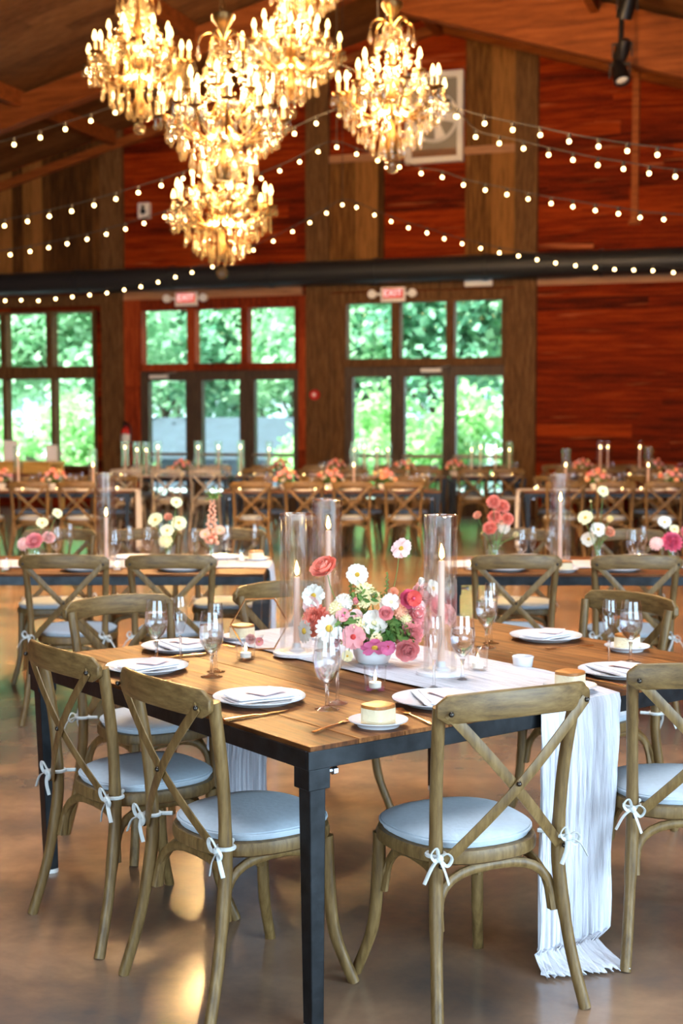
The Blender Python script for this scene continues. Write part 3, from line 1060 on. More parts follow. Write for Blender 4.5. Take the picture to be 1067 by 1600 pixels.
for D, pts, lab in STR:
    s = thing('string_lights', label=lab, cat='string lights')
    P3 = [on_slant(x, y, D) for x, y in pts]
    s.location = P3[0]
    a = P3[0] + (P3[0] - P3[1]) * 2.0
    b = P3[-1] + (P3[-1] - P3[-2]) * 2.0
    path = [q - P3[0] + Vector((0, 0, 0.07)) for q in bez([a] + P3 + [b], 3)]
    MB().tube(path, 0.006, 5).build('wire', M['wire'], s)
    for q in P3:
        if bulb_me is None:
            ob = MB().ball((0, 0, 0), 0.018, 12, 8).build('bulb', M['bulb'], s, smooth=True)
            sk = MB().tube([(0, 0, 0.028), (0, 0, 0.075)], 0.016, 8).build('socket', M['wire'], ob)
            bulb_me = (ob, sk)
        else:
            ob = bulb_me[0].copy(); COL.objects.link(ob); ob.parent = s
            sk = bulb_me[1].copy(); COL.objects.link(sk); sk.parent = ob
        ob.location = q - P3[0]
    # suspension cable from the highest bulb up to the roof
    k = min(range(len(pts)), key=lambda i: pts[i][1] if D < 13 or D > 14 else abs(pts[i][0] - 600))
    loc = RINV @ P3[k]
    MB().tube([P3[k] - P3[0] + Vector((0, 0, 0.07)), P3[k] - P3[0] + Vector((0, 0, rake(loc.x) - loc.z))], 0.005, 5).build('suspension_cable', M['wire'], s)

# ------------------------------------------------------------------ chandeliers
def drop_mb(mb, c, h, r, n=6):
    """tear-shaped cut drop hanging below c"""
    return mb.lathe([(0, -h), (r * 0.75, -h * 0.86), (r, -h * 0.68), (r * 0.55, -h * 0.4), (r * 0.2, -h * 0.12), (0, 0)], n, c)

def make_chandelier():
    t = thing('crystal_chandelier', (0, 0, -60))
    t['category'] = 'chandelier'
    r = random.Random(3)
    st = MB().lathe([(0, 0.16), (0.05, 0.17), (0.07, 0.25), (0.03, 0.32), (0.025, 0.45), (0.06, 0.52), (0.075, 0.58), (0.03, 0.66), (0.022, 0.85), (0.05, 0.92), (0.02, 1.0), (0.02, 1.22), (0.055, 1.28), (0.085, 1.32), (0.085, 1.35), (0, 1.35)], 14)
    st.build('stem', M['brass'], t, smooth=True)
    tiers = ((12, 0.44, 0.60, 0.0), (6, 0.25, 0.78, 0.26))
    drops, beads = [], MB()
    arm0 = {}
    for ti, (n, R, z, ph) in enumerate(tiers):
        for k in range(n):
            q = 2 * PI * k / n + ph
            rr = R * (1.0 if k % 2 == 0 or ti else 0.86)
            zz_ = z + (0.0 if k % 2 == 0 or ti else 0.06)
            dx, dy = math.cos(q), math.sin(q)
            path = bez([(dx * 0.04, dy * 0.04, z - 0.04), (dx * rr * 0.4, dy * rr * 0.4, z - 0.15), (dx * rr * 0.8, dy * rr * 0.8, zz_ - 0.10), (dx * rr, dy * rr, zz_)], 5)
            a = MB().tube(path, 0.011, 6)
            a.lathe([(0, 0), (0.05, 0.02), (0.055, 0.03), (0.02, 0.03), (0, 0.03)], 10, (dx * rr, dy * rr, zz_ - 0.015))
            arm = a.build('arm', M['brass'], t, smooth=True)
            MB().tube([(dx * rr, dy * rr, zz_ + 0.015), (dx * rr, dy * rr, zz_ + 0.10)], 0.013, 8).build('candle_tube', M['cream'], arm)
            MB().lathe([(0, 0.0), (0.012, 0.005), (0.021, 0.03), (0.015, 0.06), (0.004, 0.088), (0, 0.09)], 8, (dx * rr, dy * rr, zz_ + 0.10)).build('bulb', M['chbulb'], arm, smooth=True)
            for j in range(5):
                w = 2 * PI * j / 5 + q
                drops.append((dx * rr + 0.05 * math.cos(w), dy * rr + 0.05 * math.sin(w), zz_ + 0.005, r.uniform(0.07, 0.12)))
            # swag to the next arm
            q2 = q + 2 * PI / n
            for s_ in range(1, 8):
                f_ = s_ / 8
                qa = q + (q2 - q) * f_
                zs = zz_ - 0.02 - 0.10 * math.sin(PI * f_)
                beads.ball((R * 0.95 * math.cos(qa), R * 0.95 * math.sin(qa), zs), 0.014, 6, 4)
                if s_ in (3, 5):
                    drop_mb(beads, (R * 0.95 * math.cos(qa), R * 0.95 * math.sin(qa), zs), r.uniform(0.07, 0.11), 0.017)
            # strands from the crown
            for s_ in range(1, 9):
                f_ = s_ / 9
                rad = 0.07 + (R * 0.75 - 0.07) * f_ ** 1.7
                beads.ball((rad * math.cos(q), rad * math.sin(q), 1.20 + (zz_ + 0.05 - 1.20) * f_), 0.013, 6, 4)
    # hanging bowl of strands from the arms down to the basket
    for ring, (R, z, n, h) in enumerate(((0.38, 0.50, 22, 0.10), (0.31, 0.43, 20, 0.11), (0.24, 0.36, 16, 0.12), (0.17, 0.31, 12, 0.12), (0.34, 0.58, 18, 0.09), (0.25, 0.66, 12, 0.09))):
        for k in range(n):
            q = 2 * PI * (k + 0.5 * (ring % 2)) / n
            zj = z + r.uniform(-0.03, 0.03)
            drop_mb(beads, (R * math.cos(q), R * math.sin(q), zj), h * r.uniform(0.8, 1.2), 0.018)
            beads.ball((R * math.cos(q), R * math.sin(q), zj + 0.015), 0.014, 6, 4)
    for k in range(10):
        q = 2 * PI * k / 10
        drops.append((0.10 * math.cos(q), 0.10 * math.sin(q), 0.27, 0.14))
    # crown with its own drops
    for k in range(6):
        q = 2 * PI * k / 6
        MB().tube(bez([(0, 0, 1.16), (0.09 * math.cos(q), 0.09 * math.sin(q), 1.22), (0.16 * math.cos(q), 0.16 * math.sin(q), 1.19), (0.18 * math.cos(q), 0.18 * math.sin(q), 1.14)], 4), 0.008, 6).build('scroll', M['brass'], t, smooth=True)
        drops.append((0.18 * math.cos(q), 0.18 * math.sin(q), 1.14, 0.13))
        drops.append((0.11 * math.cos(q + .5), 0.11 * math.sin(q + .5), 1.10, 0.11))
        drops.append((0.14 * math.cos(q + .3), 0.14 * math.sin(q + .3), 0.98, 0.10))
    o = beads.build('crystal_strands', M['crystal'], t, smooth=False)
    o['kind'] = 'stuff'
    MB().ball((0, 0, 0.06), 0.055, 12, 8).build('crystal_ball', M['crystal'], t)
    dm = None
    big = drop_mb(MB(), (0, 0, 0), 0.1, 0.021, 6)
    for x_, y_, z_, h in drops[:100]:
        if dm is None:
            dm = big.build('crystal_drop', M['crystal'], t)
            ob = dm
        else:
            ob = dm.copy(); COL.objects.link(ob); ob.parent = t
        ob.location = (x_, y_, z_)
        ob.scale = (1, 1, h / 0.1)
    extra = MB()
    for x_, y_, z_, h in drops[100:]:
        drop_mb(extra, (x_, y_, z_), h, 0.021)
    if extra.v:
        e_ = extra.build('crystal_drops', M['crystal'], t)
        e_['kind'] = 'stuff'
    lamp('chandelier_light', 'POINT', (0, 0, 0.83), CH_POWER * 0.6, (1.0, 0.60, 0.24), 0.16, parent=t)
    lamp('chandelier_light', 'POINT', (0, 0, 0.45), CH_POWER * 0.4, (1.0, 0.60, 0.24), 0.10, parent=t)
    return t
CH = make_chandelier()
for px, py, d, lab in ((218, 212, 11.9, 'crystal chandelier hanging farthest left under the beam'), (350, 318, 10.1, 'crystal chandelier at the middle of the cluster, above the lowest one'), (455, 188, 12.6, 'crystal chandelier right of the cluster middle, next to the top edge'),
                       (347, 438, 11.8, 'lowest crystal chandelier, hanging in front of the dark duct'), (612, 273, 11.1, 'crystal chandelier on the right, alone before the square wall fan'), (483, 52, 13.4, 'highest crystal chandelier, cut by the top edge of the photo')):
    p = on_y(px, py, d)
    o = place(CH, USED, p, RNG.uniform(0, 1), lab)
    loc = RINV @ p
    rod = MB()
    L = rake(loc.x) - loc.z
    k = 0
    z = 1.33
    while z < L - 0.1:
        rod.tube([(0.014 * math.cos(q) * (1 if k % 2 else 0), 0.014 * math.cos(q) * (0 if k % 2 else 1), z + 0.03 + 0.03 * math.sin(q)) for q in [2 * PI * i / 8 for i in range(8)]], 0.004, 4, closed=True)
        z += 0.05
        k += 1
    rod.lathe([(0, L - 0.08), (0.03, L - 0.08), (0.06, L), (0, L)], 10)
    rod.build('chain', M['brass'], o)

# ------------------------------------------------------------------ chair
def dee(a, b, n=36, p=2.6, taper=0.06):
    out = []
    for i in range(n):
        q = 2 * PI * i / n
        c, s_ = math.cos(q), math.sin(q)
        x = a * math.copysign(abs(c) ** (2 / p), c)
        y = b * math.copysign(abs(s_) ** (2 / p), s_)
        out.append((x * (1 + taper * y / b), y))
    return out

def make_chair(mat, name='cross_back_chair', cushion=True, ties=True, bolts=True):
    t = thing(name, (0, 0, -60))
    t['category'] = 'chair'
    o_ = dee(0.208, 0.208)
    ring = lambda k, z: [(x * k, y * k, z) for x, y in o_]
    MB().layers([ring(0.95, 0.418), ring(1.0, 0.425), ring(1.01, 0.445), ring(0.99, 0.458), ring(0.95, 0.46)]).build('seat', mat, t, smooth=True)
    for sx in (-1, 1):
        pth = bez([(sx * 0.235, -0.285, 0.0), (sx * 0.214, -0.243, 0.16), (sx * 0.199, -0.213, 0.34), (sx * 0.196, -0.206, 0.46), (sx * 0.203, -0.218, 0.66), (sx * 0.216, -0.252, 0.87)], 5)
        MB().tube(pth, [0.0165] * 8 + [0.019] * 9 + [0.0175] * (len(pth) - 17), 12).build('rear_leg', mat, t, smooth=True)
        pth = bez([(sx * 0.168, 0.150, 0.43), (sx * 0.170, 0.158, 0.28), (sx * 0.180, 0.172, 0.14), (sx * 0.212, 0.215, 0.0)], 5)
        MB().tube(pth, [0.019] * 6 + [0.018] * 5 + [0.0165] * (len(pth) - 11), 12).build('front_leg', mat, t, smooth=True)
    # bent braces
    def arch(p, q, inn, name='brace'):
        p, q = Vector(p), Vector(q)
        pts = []
        for i in range(15):
            a_ = PI * i / 14
            c = 0.5 - 0.5 * math.copysign(abs(math.cos(a_)) ** 0.72, math.cos(a_))
            h = abs(math.sin(a_)) ** 0.62
            v = p.lerp(q, c)
            v += Vector(inn) * h
            v.z = p.z + (0.405 - p.z) * h
            pts.append(v)
        rad = [1.0] * 15
        MB().tube(pts, rad, 8, flat=(0.026, 0.020), up=Vector(inn)).build(name, mat, t, smooth=True)
    arch((-0.185, -0.208, 0.26), (0.185, -0.208, 0.26), (0, 0.03, 0))
    arch((-0.155, 0.152, 0.26), (0.155, 0.152, 0.26), (0, -0.03, 0))
    for sx in (-1, 1):
        arch((sx * 0.183, -0.195, 0.26), (sx * 0.158, 0.14, 0.26), (-sx * 0.02, 0, 0))
    # crest rail: a bent flat board behind the posts
    rings_ = []
    N = 18
    for i in range(N + 1):
        u_ = -1 + 2 * i / N
        x = 0.238 * u_
        y = -0.272 - 0.052 * (1 - u_ * u_)
        e = min(1.0, (1 - abs(u_)) / 0.10)
        hh = 0.038 * (0.45 + 0.55 * math.sqrt(max(0, 1 - (1 - e) ** 2)))
        zc = 0.865 + 0.012 * (1 - u_ * u_)
        nrm = Vector((-2 * 0.052 * u_ / 0.238 * -1, -1, 0)).normalized()
        th = 0.011
        pr = []
        for a_, b_ in ((-1, -1), (-0.6, -1.0), (0.6, -1.0), (1, -0.75), (1, 0.75), (0.6, 1.0), (-0.6, 1.0), (-1, 0.75)):
            # a_: across height, b_: across thickness
            pr.append(Vector((x, y, zc + a_ * hh)) + nrm * (b_ * th * (0.8 if abs(a_) == 1 else 1)))
        rings_.append(pr)
    m_ = MB().layers(rings_)
    m_.build('crest_rail', M['chair_rail'] if mat is M['chair'] else mat, t, smooth=True, bevel=0.004)
    # crossed slats
    for sx in (-1, 1):
        pts = []
        for i in range(13):
            f_ = i / 12
            x = sx * (0.212 - 0.402 * f_)
            y = -0.296 + 0.072 * f_ - 0.030 * math.sin(PI * f_) - (0.005 if sx > 0 else -0.005)
            z = 0.862 - 0.415 * f_
            pts.append((x, y, z))
        MB().tube(pts, 1.0, 8, flat=(0.030, 0.008), up=(0, 1, 0)).build('cross_slat', mat, t, smooth=True)
    if bolts:
        for c in ((-0.212, -0.305, 0.86), (0.212, -0.306, 0.86), (0, -0.300, 0.655), (-0.197, -0.234, 0.445), (0.197, -0.234, 0.445)):
            MB().ball(c, 0.0075, 8, 5).build('bolt', M['dark_bolt'], t, smooth=True)
    if cushion:
        o2 = dee(0.196, 0.196, 36, 2.5)
        R2 = lambda k, z: [(x * k, y * k + 0.004, z) for x, y in o2]
        dome = [R2(0.985, 0.461), R2(1.015, 0.472), R2(1.005, 0.484), R2(0.93, 0.492), R2(0.7, 0.497), R2(0.35, 0.499), R2(0.1, 0.499)]
        cu = MB().layers(dome).build('cushion', M['cushion'], t, smooth=True)
        MB().tube([(x * 1.018, y * 1.018 + 0.004, 0.4775) for x, y in o2], 0.0042, 6, closed=True).build('piping', M['cushion'], cu, smooth=True)
        if ties:
            for sx in (-1, 1):
                tb = MB()
                cx, cy, cz = sx * 0.205, -0.236, 0.468
                # band round the post
                tb.tube([(sx * 0.197 + 0.024 * math.cos(q), -0.207 + 0.024 * math.sin(q), 0.470) for q in [2 * PI * i / 12 for i in range(12)]], 0.006, 6, closed=True)
                tb.tube([(sx * 0.16, -0.16, 0.472), (sx * 0.185, -0.185, 0.470)], 0.006, 6)
                tb.ball((cx, cy - 0.004, cz), 0.011, 8, 6)
                for s2, L_, dz in ((-1, 0.030, 0.016), (1, 0.034, -0.003)):
                    lp = [(cx, cy, cz), (cx + s2 * L_ * 0.5, cy - 0.012, cz + dz + 0.016), (cx + s2 * L_, cy - 0.010, cz + dz), (cx + s2 * L_ * 0.6, cy - 0.008, cz + dz - 0.018), (cx, cy, cz)]
                    tb.tube(bez(lp, 5), 1.0, 6, flat=(0.011, 0.004))
                tb.tube(bez([(cx, cy, cz), (cx - sx * 0.01, cy - 0.012, cz - 0.03), (cx - sx * 0.025, cy - 0.010, cz - 0.07)], 4), 1.0, 6, flat=(0.012, 0.004))
                tb.tube(bez([(cx, cy, cz), (cx + sx * 0.03, cy - 0.015, cz - 0.015), (cx + sx * 0.055, cy - 0.018, cz - 0.055)], 4), 1.0, 6, flat=(0.012, 0.004))
                tb.build('tie', M['tie'], cu, smooth=True)
    return t

CHAIR = make_chair(M['chair'])
CHAIR_FAR = make_chair(M['chair'], ties=False, bolts=False)
CHAIR_BACKLIT = make_chair(M['chair_backlit'], ties=False, bolts=False)
# weathered scuffs live in the wood itself

# ------------------------------------------------------------------ tables
ZT = 0.77
def make_table(L, Wd, legs=True, name='farm_table', grain_y=True, loc=(0, 0, 0), rz=0, label=None):
    """origin at one corner; x along L, y along Wd"""
    t = thing(name, loc, rz, label, 'table')
    top = MB()
    r = random.Random(int(L * 100))
    if grain_y:
        n = round(L / 0.16)
        x = 0.0
        for i in range(n):
            w = L / n
            top.span((x + 0.0008, -0.004, ZT - 0.026 - r.uniform(0, 0.0012)), (x + w - 0.0008, Wd + 0.004, ZT - r.uniform(0, 0.0012)))
            x += w
    else:
        n = round(Wd / 0.16)
        for i in range(n):
            w = Wd / n
            top.span((-0.004, i * w + 0.0008, ZT - 0.026), (L + 0.004, (i + 1) * w - 0.0008, ZT))
    top.build('tabletop', M['table_top'] if grain_y else M['table_top_x'], t, bevel=0.002)
    ap = MB()
    z0, z1 = ZT - 0.062, ZT - 0.013
    ap.span((-0.006, -0.006, z0), (L + 0.006, 0.006, z1)).span((-0.006, Wd - 0.006, z0), (L + 0.006, Wd + 0.006, z1))
    ap.span((-0.006, 0.006, z0), (0.006, Wd - 0.006, z1)).span((L - 0.006, 0.006, z0), (L + 0.006, Wd - 0.006, z1))
    ap.span((0.006, 0.006, z0), (L - 0.006, Wd - 0.006, z0 + 0.02))
    ap.build('apron', M['steel'], t, bevel=0.002)
    if legs:
        for ix in (0, 1):
            for iy in (0, 1):
                sx, sy = 1 - 2 * ix, 1 - 2 * iy
                X, Y = ix * L, iy * Wd
                a, b, ins = 0.052, 0.040, 0.026
                hi = [(X + sx * 0.006, Y + sy * 0.006), (X + sx * (0.006 + a), Y + sy * 0.006), (X + sx * (0.006 + a), Y + sy * (0.006 + a)), (X + sx * 0.006, Y + sy * (0.006 + a))]
                lo = [(X + sx * ins, Y + sy * ins), (X + sx * (ins + b), Y + sy * ins), (X + sx * (ins + b), Y + sy * (ins + b)), (X + sx * ins, Y + sy * (ins + b))]
                if sx * sy < 0:
                    hi.reverse(); lo.reverse()
                lg = MB().hexa([(p[0], p[1], 0.012) for p in lo], [(p[0], p[1], z0) for p in hi]).build('leg', M['steel'], t, bevel=0.003)
                sl = MB().span((X - sx * 0.002, Y - sy * 0.002, z0 - 0.055), (X + sx * 0.066, Y + sy * 0.066, z0))
                sl.build('bracket', M['steel'], lg, bevel=0.002)
                MB().tube([(X + sx * 0.066, Y + sy * 0.03, z0 - 0.02), (X + sx * 0.105, Y + sy * 0.03, z0 - 0.02)], 0.007, 8).tube([(X + sx * 0.095, Y + sy * 0.03, z0 - 0.02), (X + sx * 0.108, Y + sy * 0.03, z0 - 0.02)], 0.012, 6).build('bolt', M['bolt'], lg)
                c = ins + b / 2
                MB().tube([(X + sx * c, Y + sy * c, 0), (X + sx * c, Y + sy * c, 0.014)], 0.026, 12).build('glide', M['white_plastic'], lg, smooth=True)
    return t

TA = Vector((-0.0827, 3.4459, 0))
TR = math.radians(37.25)
TM = Matrix.Translation(TA) @ Matrix.Rotation(TR, 4, 'Z')
TL, TW = 1.90, 1.68
def tp(x, y, z=ZT):
    return TM @ Vector((x, y, z))
make_table(TL, TW, loc=TA, rz=TR, label='large square front table with plank top and black steel frame')

# the eight seats of the front table (the photo shows seven)
for (x, y, a, lab) in ((0.53, 0.02, -10, 'cross-back chair standing alone at the front corner, just left of the hanging runner'), (1.34, -0.085, -32, 'cross-back chair cut by the right edge, right of the hanging runner'),
                       (0.10, 1.05, -90, 'cross-back chair farthest left at the front table, beside its left steel leg'), (0.10, 0.43, -90, 'cross-back chair at the left side of the front table, nearest the front steel leg'),
                       (0.52, 1.72, 180, 'cross-back chair behind the front table at left, behind the pair of glasses'), (1.30, 1.73, 180, 'cross-back chair behind the front table, seen left of the tall candles'),
                       (1.92, 0.84, 90, 'cross-back chair at the far right side of the front table, behind the folded napkin')):
    p = tp(x, y, 0)
    place(CHAIR, USED, p, TR + math.radians(a), lab, 'chairs around the front table')

# cheesecloth runner
def make_runner(name, half, length_y, z_top, hang0, hang1, seed, label, mat4, x_c=0.0, pool=True, gather=0.8):
    r = random.Random(seed)
    pts = []                      # (y, z, s) profile along the length
    path = []
    if hang0:
        zlow = z_top - hang0
        if pool and zlow < 0.03:
            path += [(-0.14, 0.006), (-0.115, 0.012), (-0.085, 0.018), (-0.055, 0.027), (-0.032, 0.042), (-0.018, 0.052)]
        n = 16
        for i in range(n):
            path.append((-0.022, max(zlow, 0.06) + (z_top - 0.02 - max(zlow, 0.06)) * i / (n - 1)))
        path.append((-0.014, z_top + 0.001))
    n = 26
    for i in range(n + 1):
        path.append((0.005 + (length_y - 0.01) * i / n, z_top + 0.003))
    if hang1:
        zlow = z_top - hang1
        path.append((length_y + 0.014, z_top + 0.001))
        m = 12
        for i in range(m + 1):
            path.append((length_y + 0.022, z_top - 0.02 + (max(zlow, 0.01) - z_top + 0.02) * i / m))
    NX = 150
    ph = [r.uniform(0, 6.3) for _ in range(12)]
    mb = MB()
    vs, fs = [], []
    ztop0 = z_top
    for i, (y, z) in enumerate(path):
        on_top = 0.03 < y < length_y - 0.03
        below = y < 0
        after = y > length_y
        drop = min(1, abs(z_top - z) / 0.5)
        for j in range(NX + 1):
            u_ = -1 + 2 * j / NX
            if below:
                w = half * (0.84 - (0.10 * drop + (0.16 if z < 0.05 else 0)) * (1 if pool else 0)) * gather
                xc = x_c + ((-0.03 * drop - (0.05 if z < 0.05 else 0) - 0.35 * max(0, -y - 0.04)) if pool else 0)
            elif after and pool:
                w, xc = half * (0.80 - 0.25 * drop), x_c - 0.02 - 0.08 * drop
            else:
                k0 = min(1, max(0, y) / 0.35)
                w, xc = half * (0.84 * gather + (1 - 0.84 * gather) * k0), x_c
            x = xc + u_ * w + 0.004 * math.sin(i * 0.9 + ph[0] + 3 * u_) * (abs(u_) > 0.92)
            wv = 0.42 * math.sin(u_ * 29 + ph[1] + 0.10 * i) + 0.28 * math.sin(u_ * 47 + ph[2] - 0.08 * i) + 0.2 * math.sin(u_ * 13 + ph[3]) + 0.22 * math.sin(u_ * 83 + ph[4] + 0.15 * i) + 0.16 * math.sin(u_ * 131 + ph[5])
            if on_top:
                vs.append((x, y, z + (0.6 + wv) * 0.0022 + 0.0004))
            elif z < 0.05 and below and pool:
                fr = y * (0.55 + 0.75 * (u_ + 1) / 2) + 0.012 * math.sin(u_ * 37 + ph[6]) * (1 if i == 0 else 0.3) + r.uniform(-0.006, 0.006) * (i == 0)
                vs.append((x + 0.004 * wv, fr - 0.022, max(0.003, z + 0.004 + wv * 0.006)))
            else:
                k_ = min(1, abs(z_top - z) / 0.12)
                yy = y + (-(0.9 + wv) * 0.012 * k_ if y < length_y / 2 else (0.9 + wv) * 0.010 * k_)
                vs.append((x + 0.003 * wv, yy, z))
    for i in range(len(path) - 1):
        for j in range(NX):
            k = i * (NX + 1) + j
            fs.append((k, k + 1, k + NX + 2, k + NX + 1))
    mb.add(vs, fs)
    o = mb.build(name, M['white_cloth'], None, smooth=True)
    sd = o.modifiers.new('thick', 'SOLIDIFY')
    sd.thickness = 0.0016
    sd.offset = 1
    o.matrix_world = mat4
    return tag(o, label, 'table runner')
make_runner('table_runner', 0.26, TW, ZT, 0.77, 0.76, 5, 'white crinkled cheesecloth runner across the front table, pooling on the floor', TM, x_c=0.985)
ZRN = ZT + 0.006

# ------------------------------------------------------------------ tableware prototypes
def goblet_bowl(h=0.215, R=0.041, rim=0.033, n=28):
    return MB().lathe([(0, 0.0715), (0.012, 0.075), (0.028, 0.094), (R - 0.003, 0.118), (R, 0.142), (R - 0.002, 0.168), (rim + 0.002, h - 0.012), (rim, h), (rim - 0.0012, h), (R - 0.0035, 0.168), (R - 0.0016, 0.142), (R - 0.0048, 0.118), (0.0262, 0.0965), (0.010, 0.079), (0, 0.076)], n)
def goblet_stem(n=24):
    return MB().lathe([(0, 0.0), (0.036, 0.0), (0.036, 0.002), (0.018, 0.006), (0.0065, 0.012), (0.005, 0.04), (0.0055, 0.064), (0.0085, 0.0712), (0, 0.0712)], n)
def flute_bowl(h=0.23, n=24):
    return MB().lathe([(0, 0.0925), (0.0065, 0.094), (0.012, 0.105), (0.0215, 0.135), (0.0255, 0.165), (0.0245, 0.20), (0.0215, h), (0.0205, h), (0.0235, 0.20), (0.0245, 0.165), (0.0203, 0.135), (0.0105, 0.107), (0, 0.098)], n)
def flute_stem(n=20):
    return MB().lathe([(0, 0), (0.031, 0), (0.031, 0.002), (0.014, 0.006), (0.005, 0.012), (0.0042, 0.05), (0.005, 0.085), (0.006, 0.0922), (0, 0.0922)], n)
def proto(name, cat):
    t = thing(name, (0, 0, -60))
    t['category'] = cat
    return t
GOB = proto('water_goblet', 'glass')
goblet_bowl().build('glass_bowl', M['goblet'], GOB, smooth=True)
goblet_stem().build('glass_stem', M['glass'], GOB, smooth=True)
MB().lathe([(0, 0.0775), (0.0098, 0.0805), (0.0258, 0.0975), (0.0360, 0.118), (0.0390, 0.142), (0.0380, 0.160), (0.0366, 0.172), (0, 0.172)], 28).build('water', M['water'], GOB, smooth=True)
FLU = proto('champagne_flute', 'glass')
flute_bowl().build('glass_bowl', M['goblet'], FLU, smooth=True)
flute_stem().build('glass_stem', M['glass'], FLU, smooth=True)
def joined(a, b):
    return a.add(b.v, b.f)
GOBF = joined(goblet_bowl(n=16), goblet_stem(16)).build('water_goblet', M['goblet'], None, smooth=True); GOBF.location = (0, 0, -60); GOBF['category'] = 'glass'
FLUF = joined(flute_bowl(n=14), flute_stem(14)).build('champagne_flute', M['goblet'], None, smooth=True); FLUF.location = (0, 0, -60); FLUF['category'] = 'glass'

def plate_mb(r, n=48):
    return MB().lathe([(0, 0.004), (r * 0.62, 0.004), (r * 0.66, 0.0), (r * 0.70, 0.0), (r * 0.74, 0.006), (r * 0.96, 0.015), (r, 0.0165), (r, 0.0195), (r * 0.96, 0.018), (r * 0.74, 0.0095), (r * 0.68, 0.0075), (0, 0.0075)], n)
PLATE = plate_mb(0.138).build('dinner_plate', M['china'], None, smooth=True); PLATE['category'] = 'plate'; PLATE.location = (0, 0, -60)
SIDE = plate_mb(0.082, 36).build('side_plate', M['china'], None, smooth=True); SIDE['category'] = 'plate'; SIDE.location = (0, 0, -60)

def napkin():
    t = proto('folded_napkin', 'napkin')
    mb = MB()
    for k, (w, l, dz, sk) in enumerate(((0.118, 0.205, 0.0, 0.0), (0.112, 0.20, 0.005, 0.01), (0.105, 0.19, 0.010, -0.006))):
        nx, ny = 10, 6
        vs = []
        for sgn in (0, 1):
            for i in range(nx + 1):
                for j in range(ny + 1):
                    u_, v_ = -1 + 2 * i / nx, -1 + 2 * j / ny
                    z = dz + 0.0045 * sgn + 0.0025 * math.sin(3 * u_ + k) * math.cos(2 * v_)
                    vs.append((u_ * l / 2 + sk, v_ * w / 2 * (1 + 0.05 * u_) + sk, z + 0.003))
        N = (nx + 1) * (ny + 1)
        fs = []
        for i in range(nx):
            for j in range(ny):
                a = i * (ny + 1) + j
                fs.append((a, a + 1, a + ny + 2, a + ny + 1))
                fs.append((N + a, N + a + ny + 1, N + a + ny + 2, N + a + 1))
        for i in range(nx):
            for j in (0, ny):
                a = i * (ny + 1) + j; b = a + ny + 1
                fs.append((a, b, N + b, N + a) if j == 0 else (a, N + a, N + b, b))
        for j in range(ny):
            for i in (0, nx):
                a = i * (ny + 1) + j; b = a + 1
                fs.append((a, N + a, N + b, b) if i == 0 else (a, b, N + b, N + a))
        mb.add(vs, fs)
    mb.build('cloth', M['napkin'], t, smooth=True)
    return t
NAP = napkin()
CARD = MB().hexa([(-0.055, -0.04, 0), (0.055, -0.04, 0.002), (0.055, 0.04, 0.002), (-0.055, 0.04, 0)], [(-0.055, -0.04, 0.0015), (0.055, -0.04, 0.0035), (0.055, 0.04, 0.0035), (-0.055, 0.04, 0.0015)]).build('menu_card', M['pink_card'])
CARD['category'] = 'card'; CARD.location = (0, 0, -60)
NAPF = MB().span((-0.10, -0.058, 0), (0.10, 0.058, 0.014)).build('folded_napkin', M['napkin'], None, bevel=0.005); NAPF['category'] = 'napkin'; NAPF.location = (0, 0, -60)

def votive(near=True):
    t = proto('votive_holder', 'candle holder')
    MB().lathe([(0, 0), (0.030, 0), (0.033, 0.004), (0.036, 0.075), (0.0335, 0.075), (0.0305, 0.008), (0, 0.008)], 24).build('glass_cup', M['thin'], t, smooth=True)
    c = proto('tealight', 'candle')
    MB().lathe([(0, 0.0), (0.019, 0.0), (0.0195, 0.016), (0.018, 0.0165), (0.017, 0.014), (0, 0.014)], 18).build('tealight_cup', M['white_wax'], c, smooth=True)
    MB().tube([(0, 0, 0.014), (0.001, 0, 0.022)], 0.0012, 5).build('wick', M['wick'], c)
    MB().lathe([(0, 0.018), (0.0045, 0.024), (0.0050, 0.030), (0.0028, 0.040), (0, 0.048)], 8).build('flame', M['flame'], c, smooth=True)
    return t, c
VOT, TEA = votive()

def hurricane(h, r):
    t = proto('hurricane_vase', 'candle vase')
    MB().lathe([(r, 0.012), (r, h), (r - 0.003, h), (r - 0.003, 0.012), (r, 0.012)], 48).build('glass_cylinder', M['cylinder'], t, smooth=True)
    MB().tube([(r - 0.0015 + 0, 0, h)] and [((r - 0.0015) * math.cos(q), (r - 0.0015) * math.sin(q), h) for q in [2 * PI * i / 36 for i in range(36)]], 0.0021, 6, closed=True).build('rim', M['glass'], t, smooth=True)
    MB().lathe([(0, 0), (r * 1.42, 0), (r * 1.42, 0.010), (r * 1.36, 0.012), (0, 0.012)], 36).build('base_disc', M['disc'], t, smooth=True)
    return t
M['rimglass'] = plain('polished_glass_rim', (235, 228, 215), 0.08, 0, 0.9, trans=0.6)
M['disc'] = plain('frosted_white_disc', (236, 230, 228), 0.3, 0, 0.5)
def taper(h):
    t = proto('taper_candle', 'candle')
    MB().lathe([(0, 0), (0.0125, 0), (0.0125, 0.02), (0.0118, 0.03), (0.0105, h - 0.004), (0.0085, h), (0, h - 0.002)], 16).build('wax', M['wax'], t, smooth=True)
    MB().lathe([(0.0126, 0.0), (0.028, 0.0), (0.028, 0.006), (0.016, 0.012), (0.0145, 0.03), (0.0126, 0.03)], 18).build('candle_holder', M['disc'], t, smooth=True)
    MB().tube([(0, 0, h - 0.002), (0.001, 0, h + 0.008)], 0.0012, 5).build('wick', M['wick'], t)
    MB().lathe([(0, h + 0.004), (0.0055, h + 0.013), (0.0068, h + 0.022), (0.0045, h + 0.038), (0.0015, h + 0.052), (0, h + 0.056)], 10).build('flame', M['flame'], t, smooth=True)
    return t
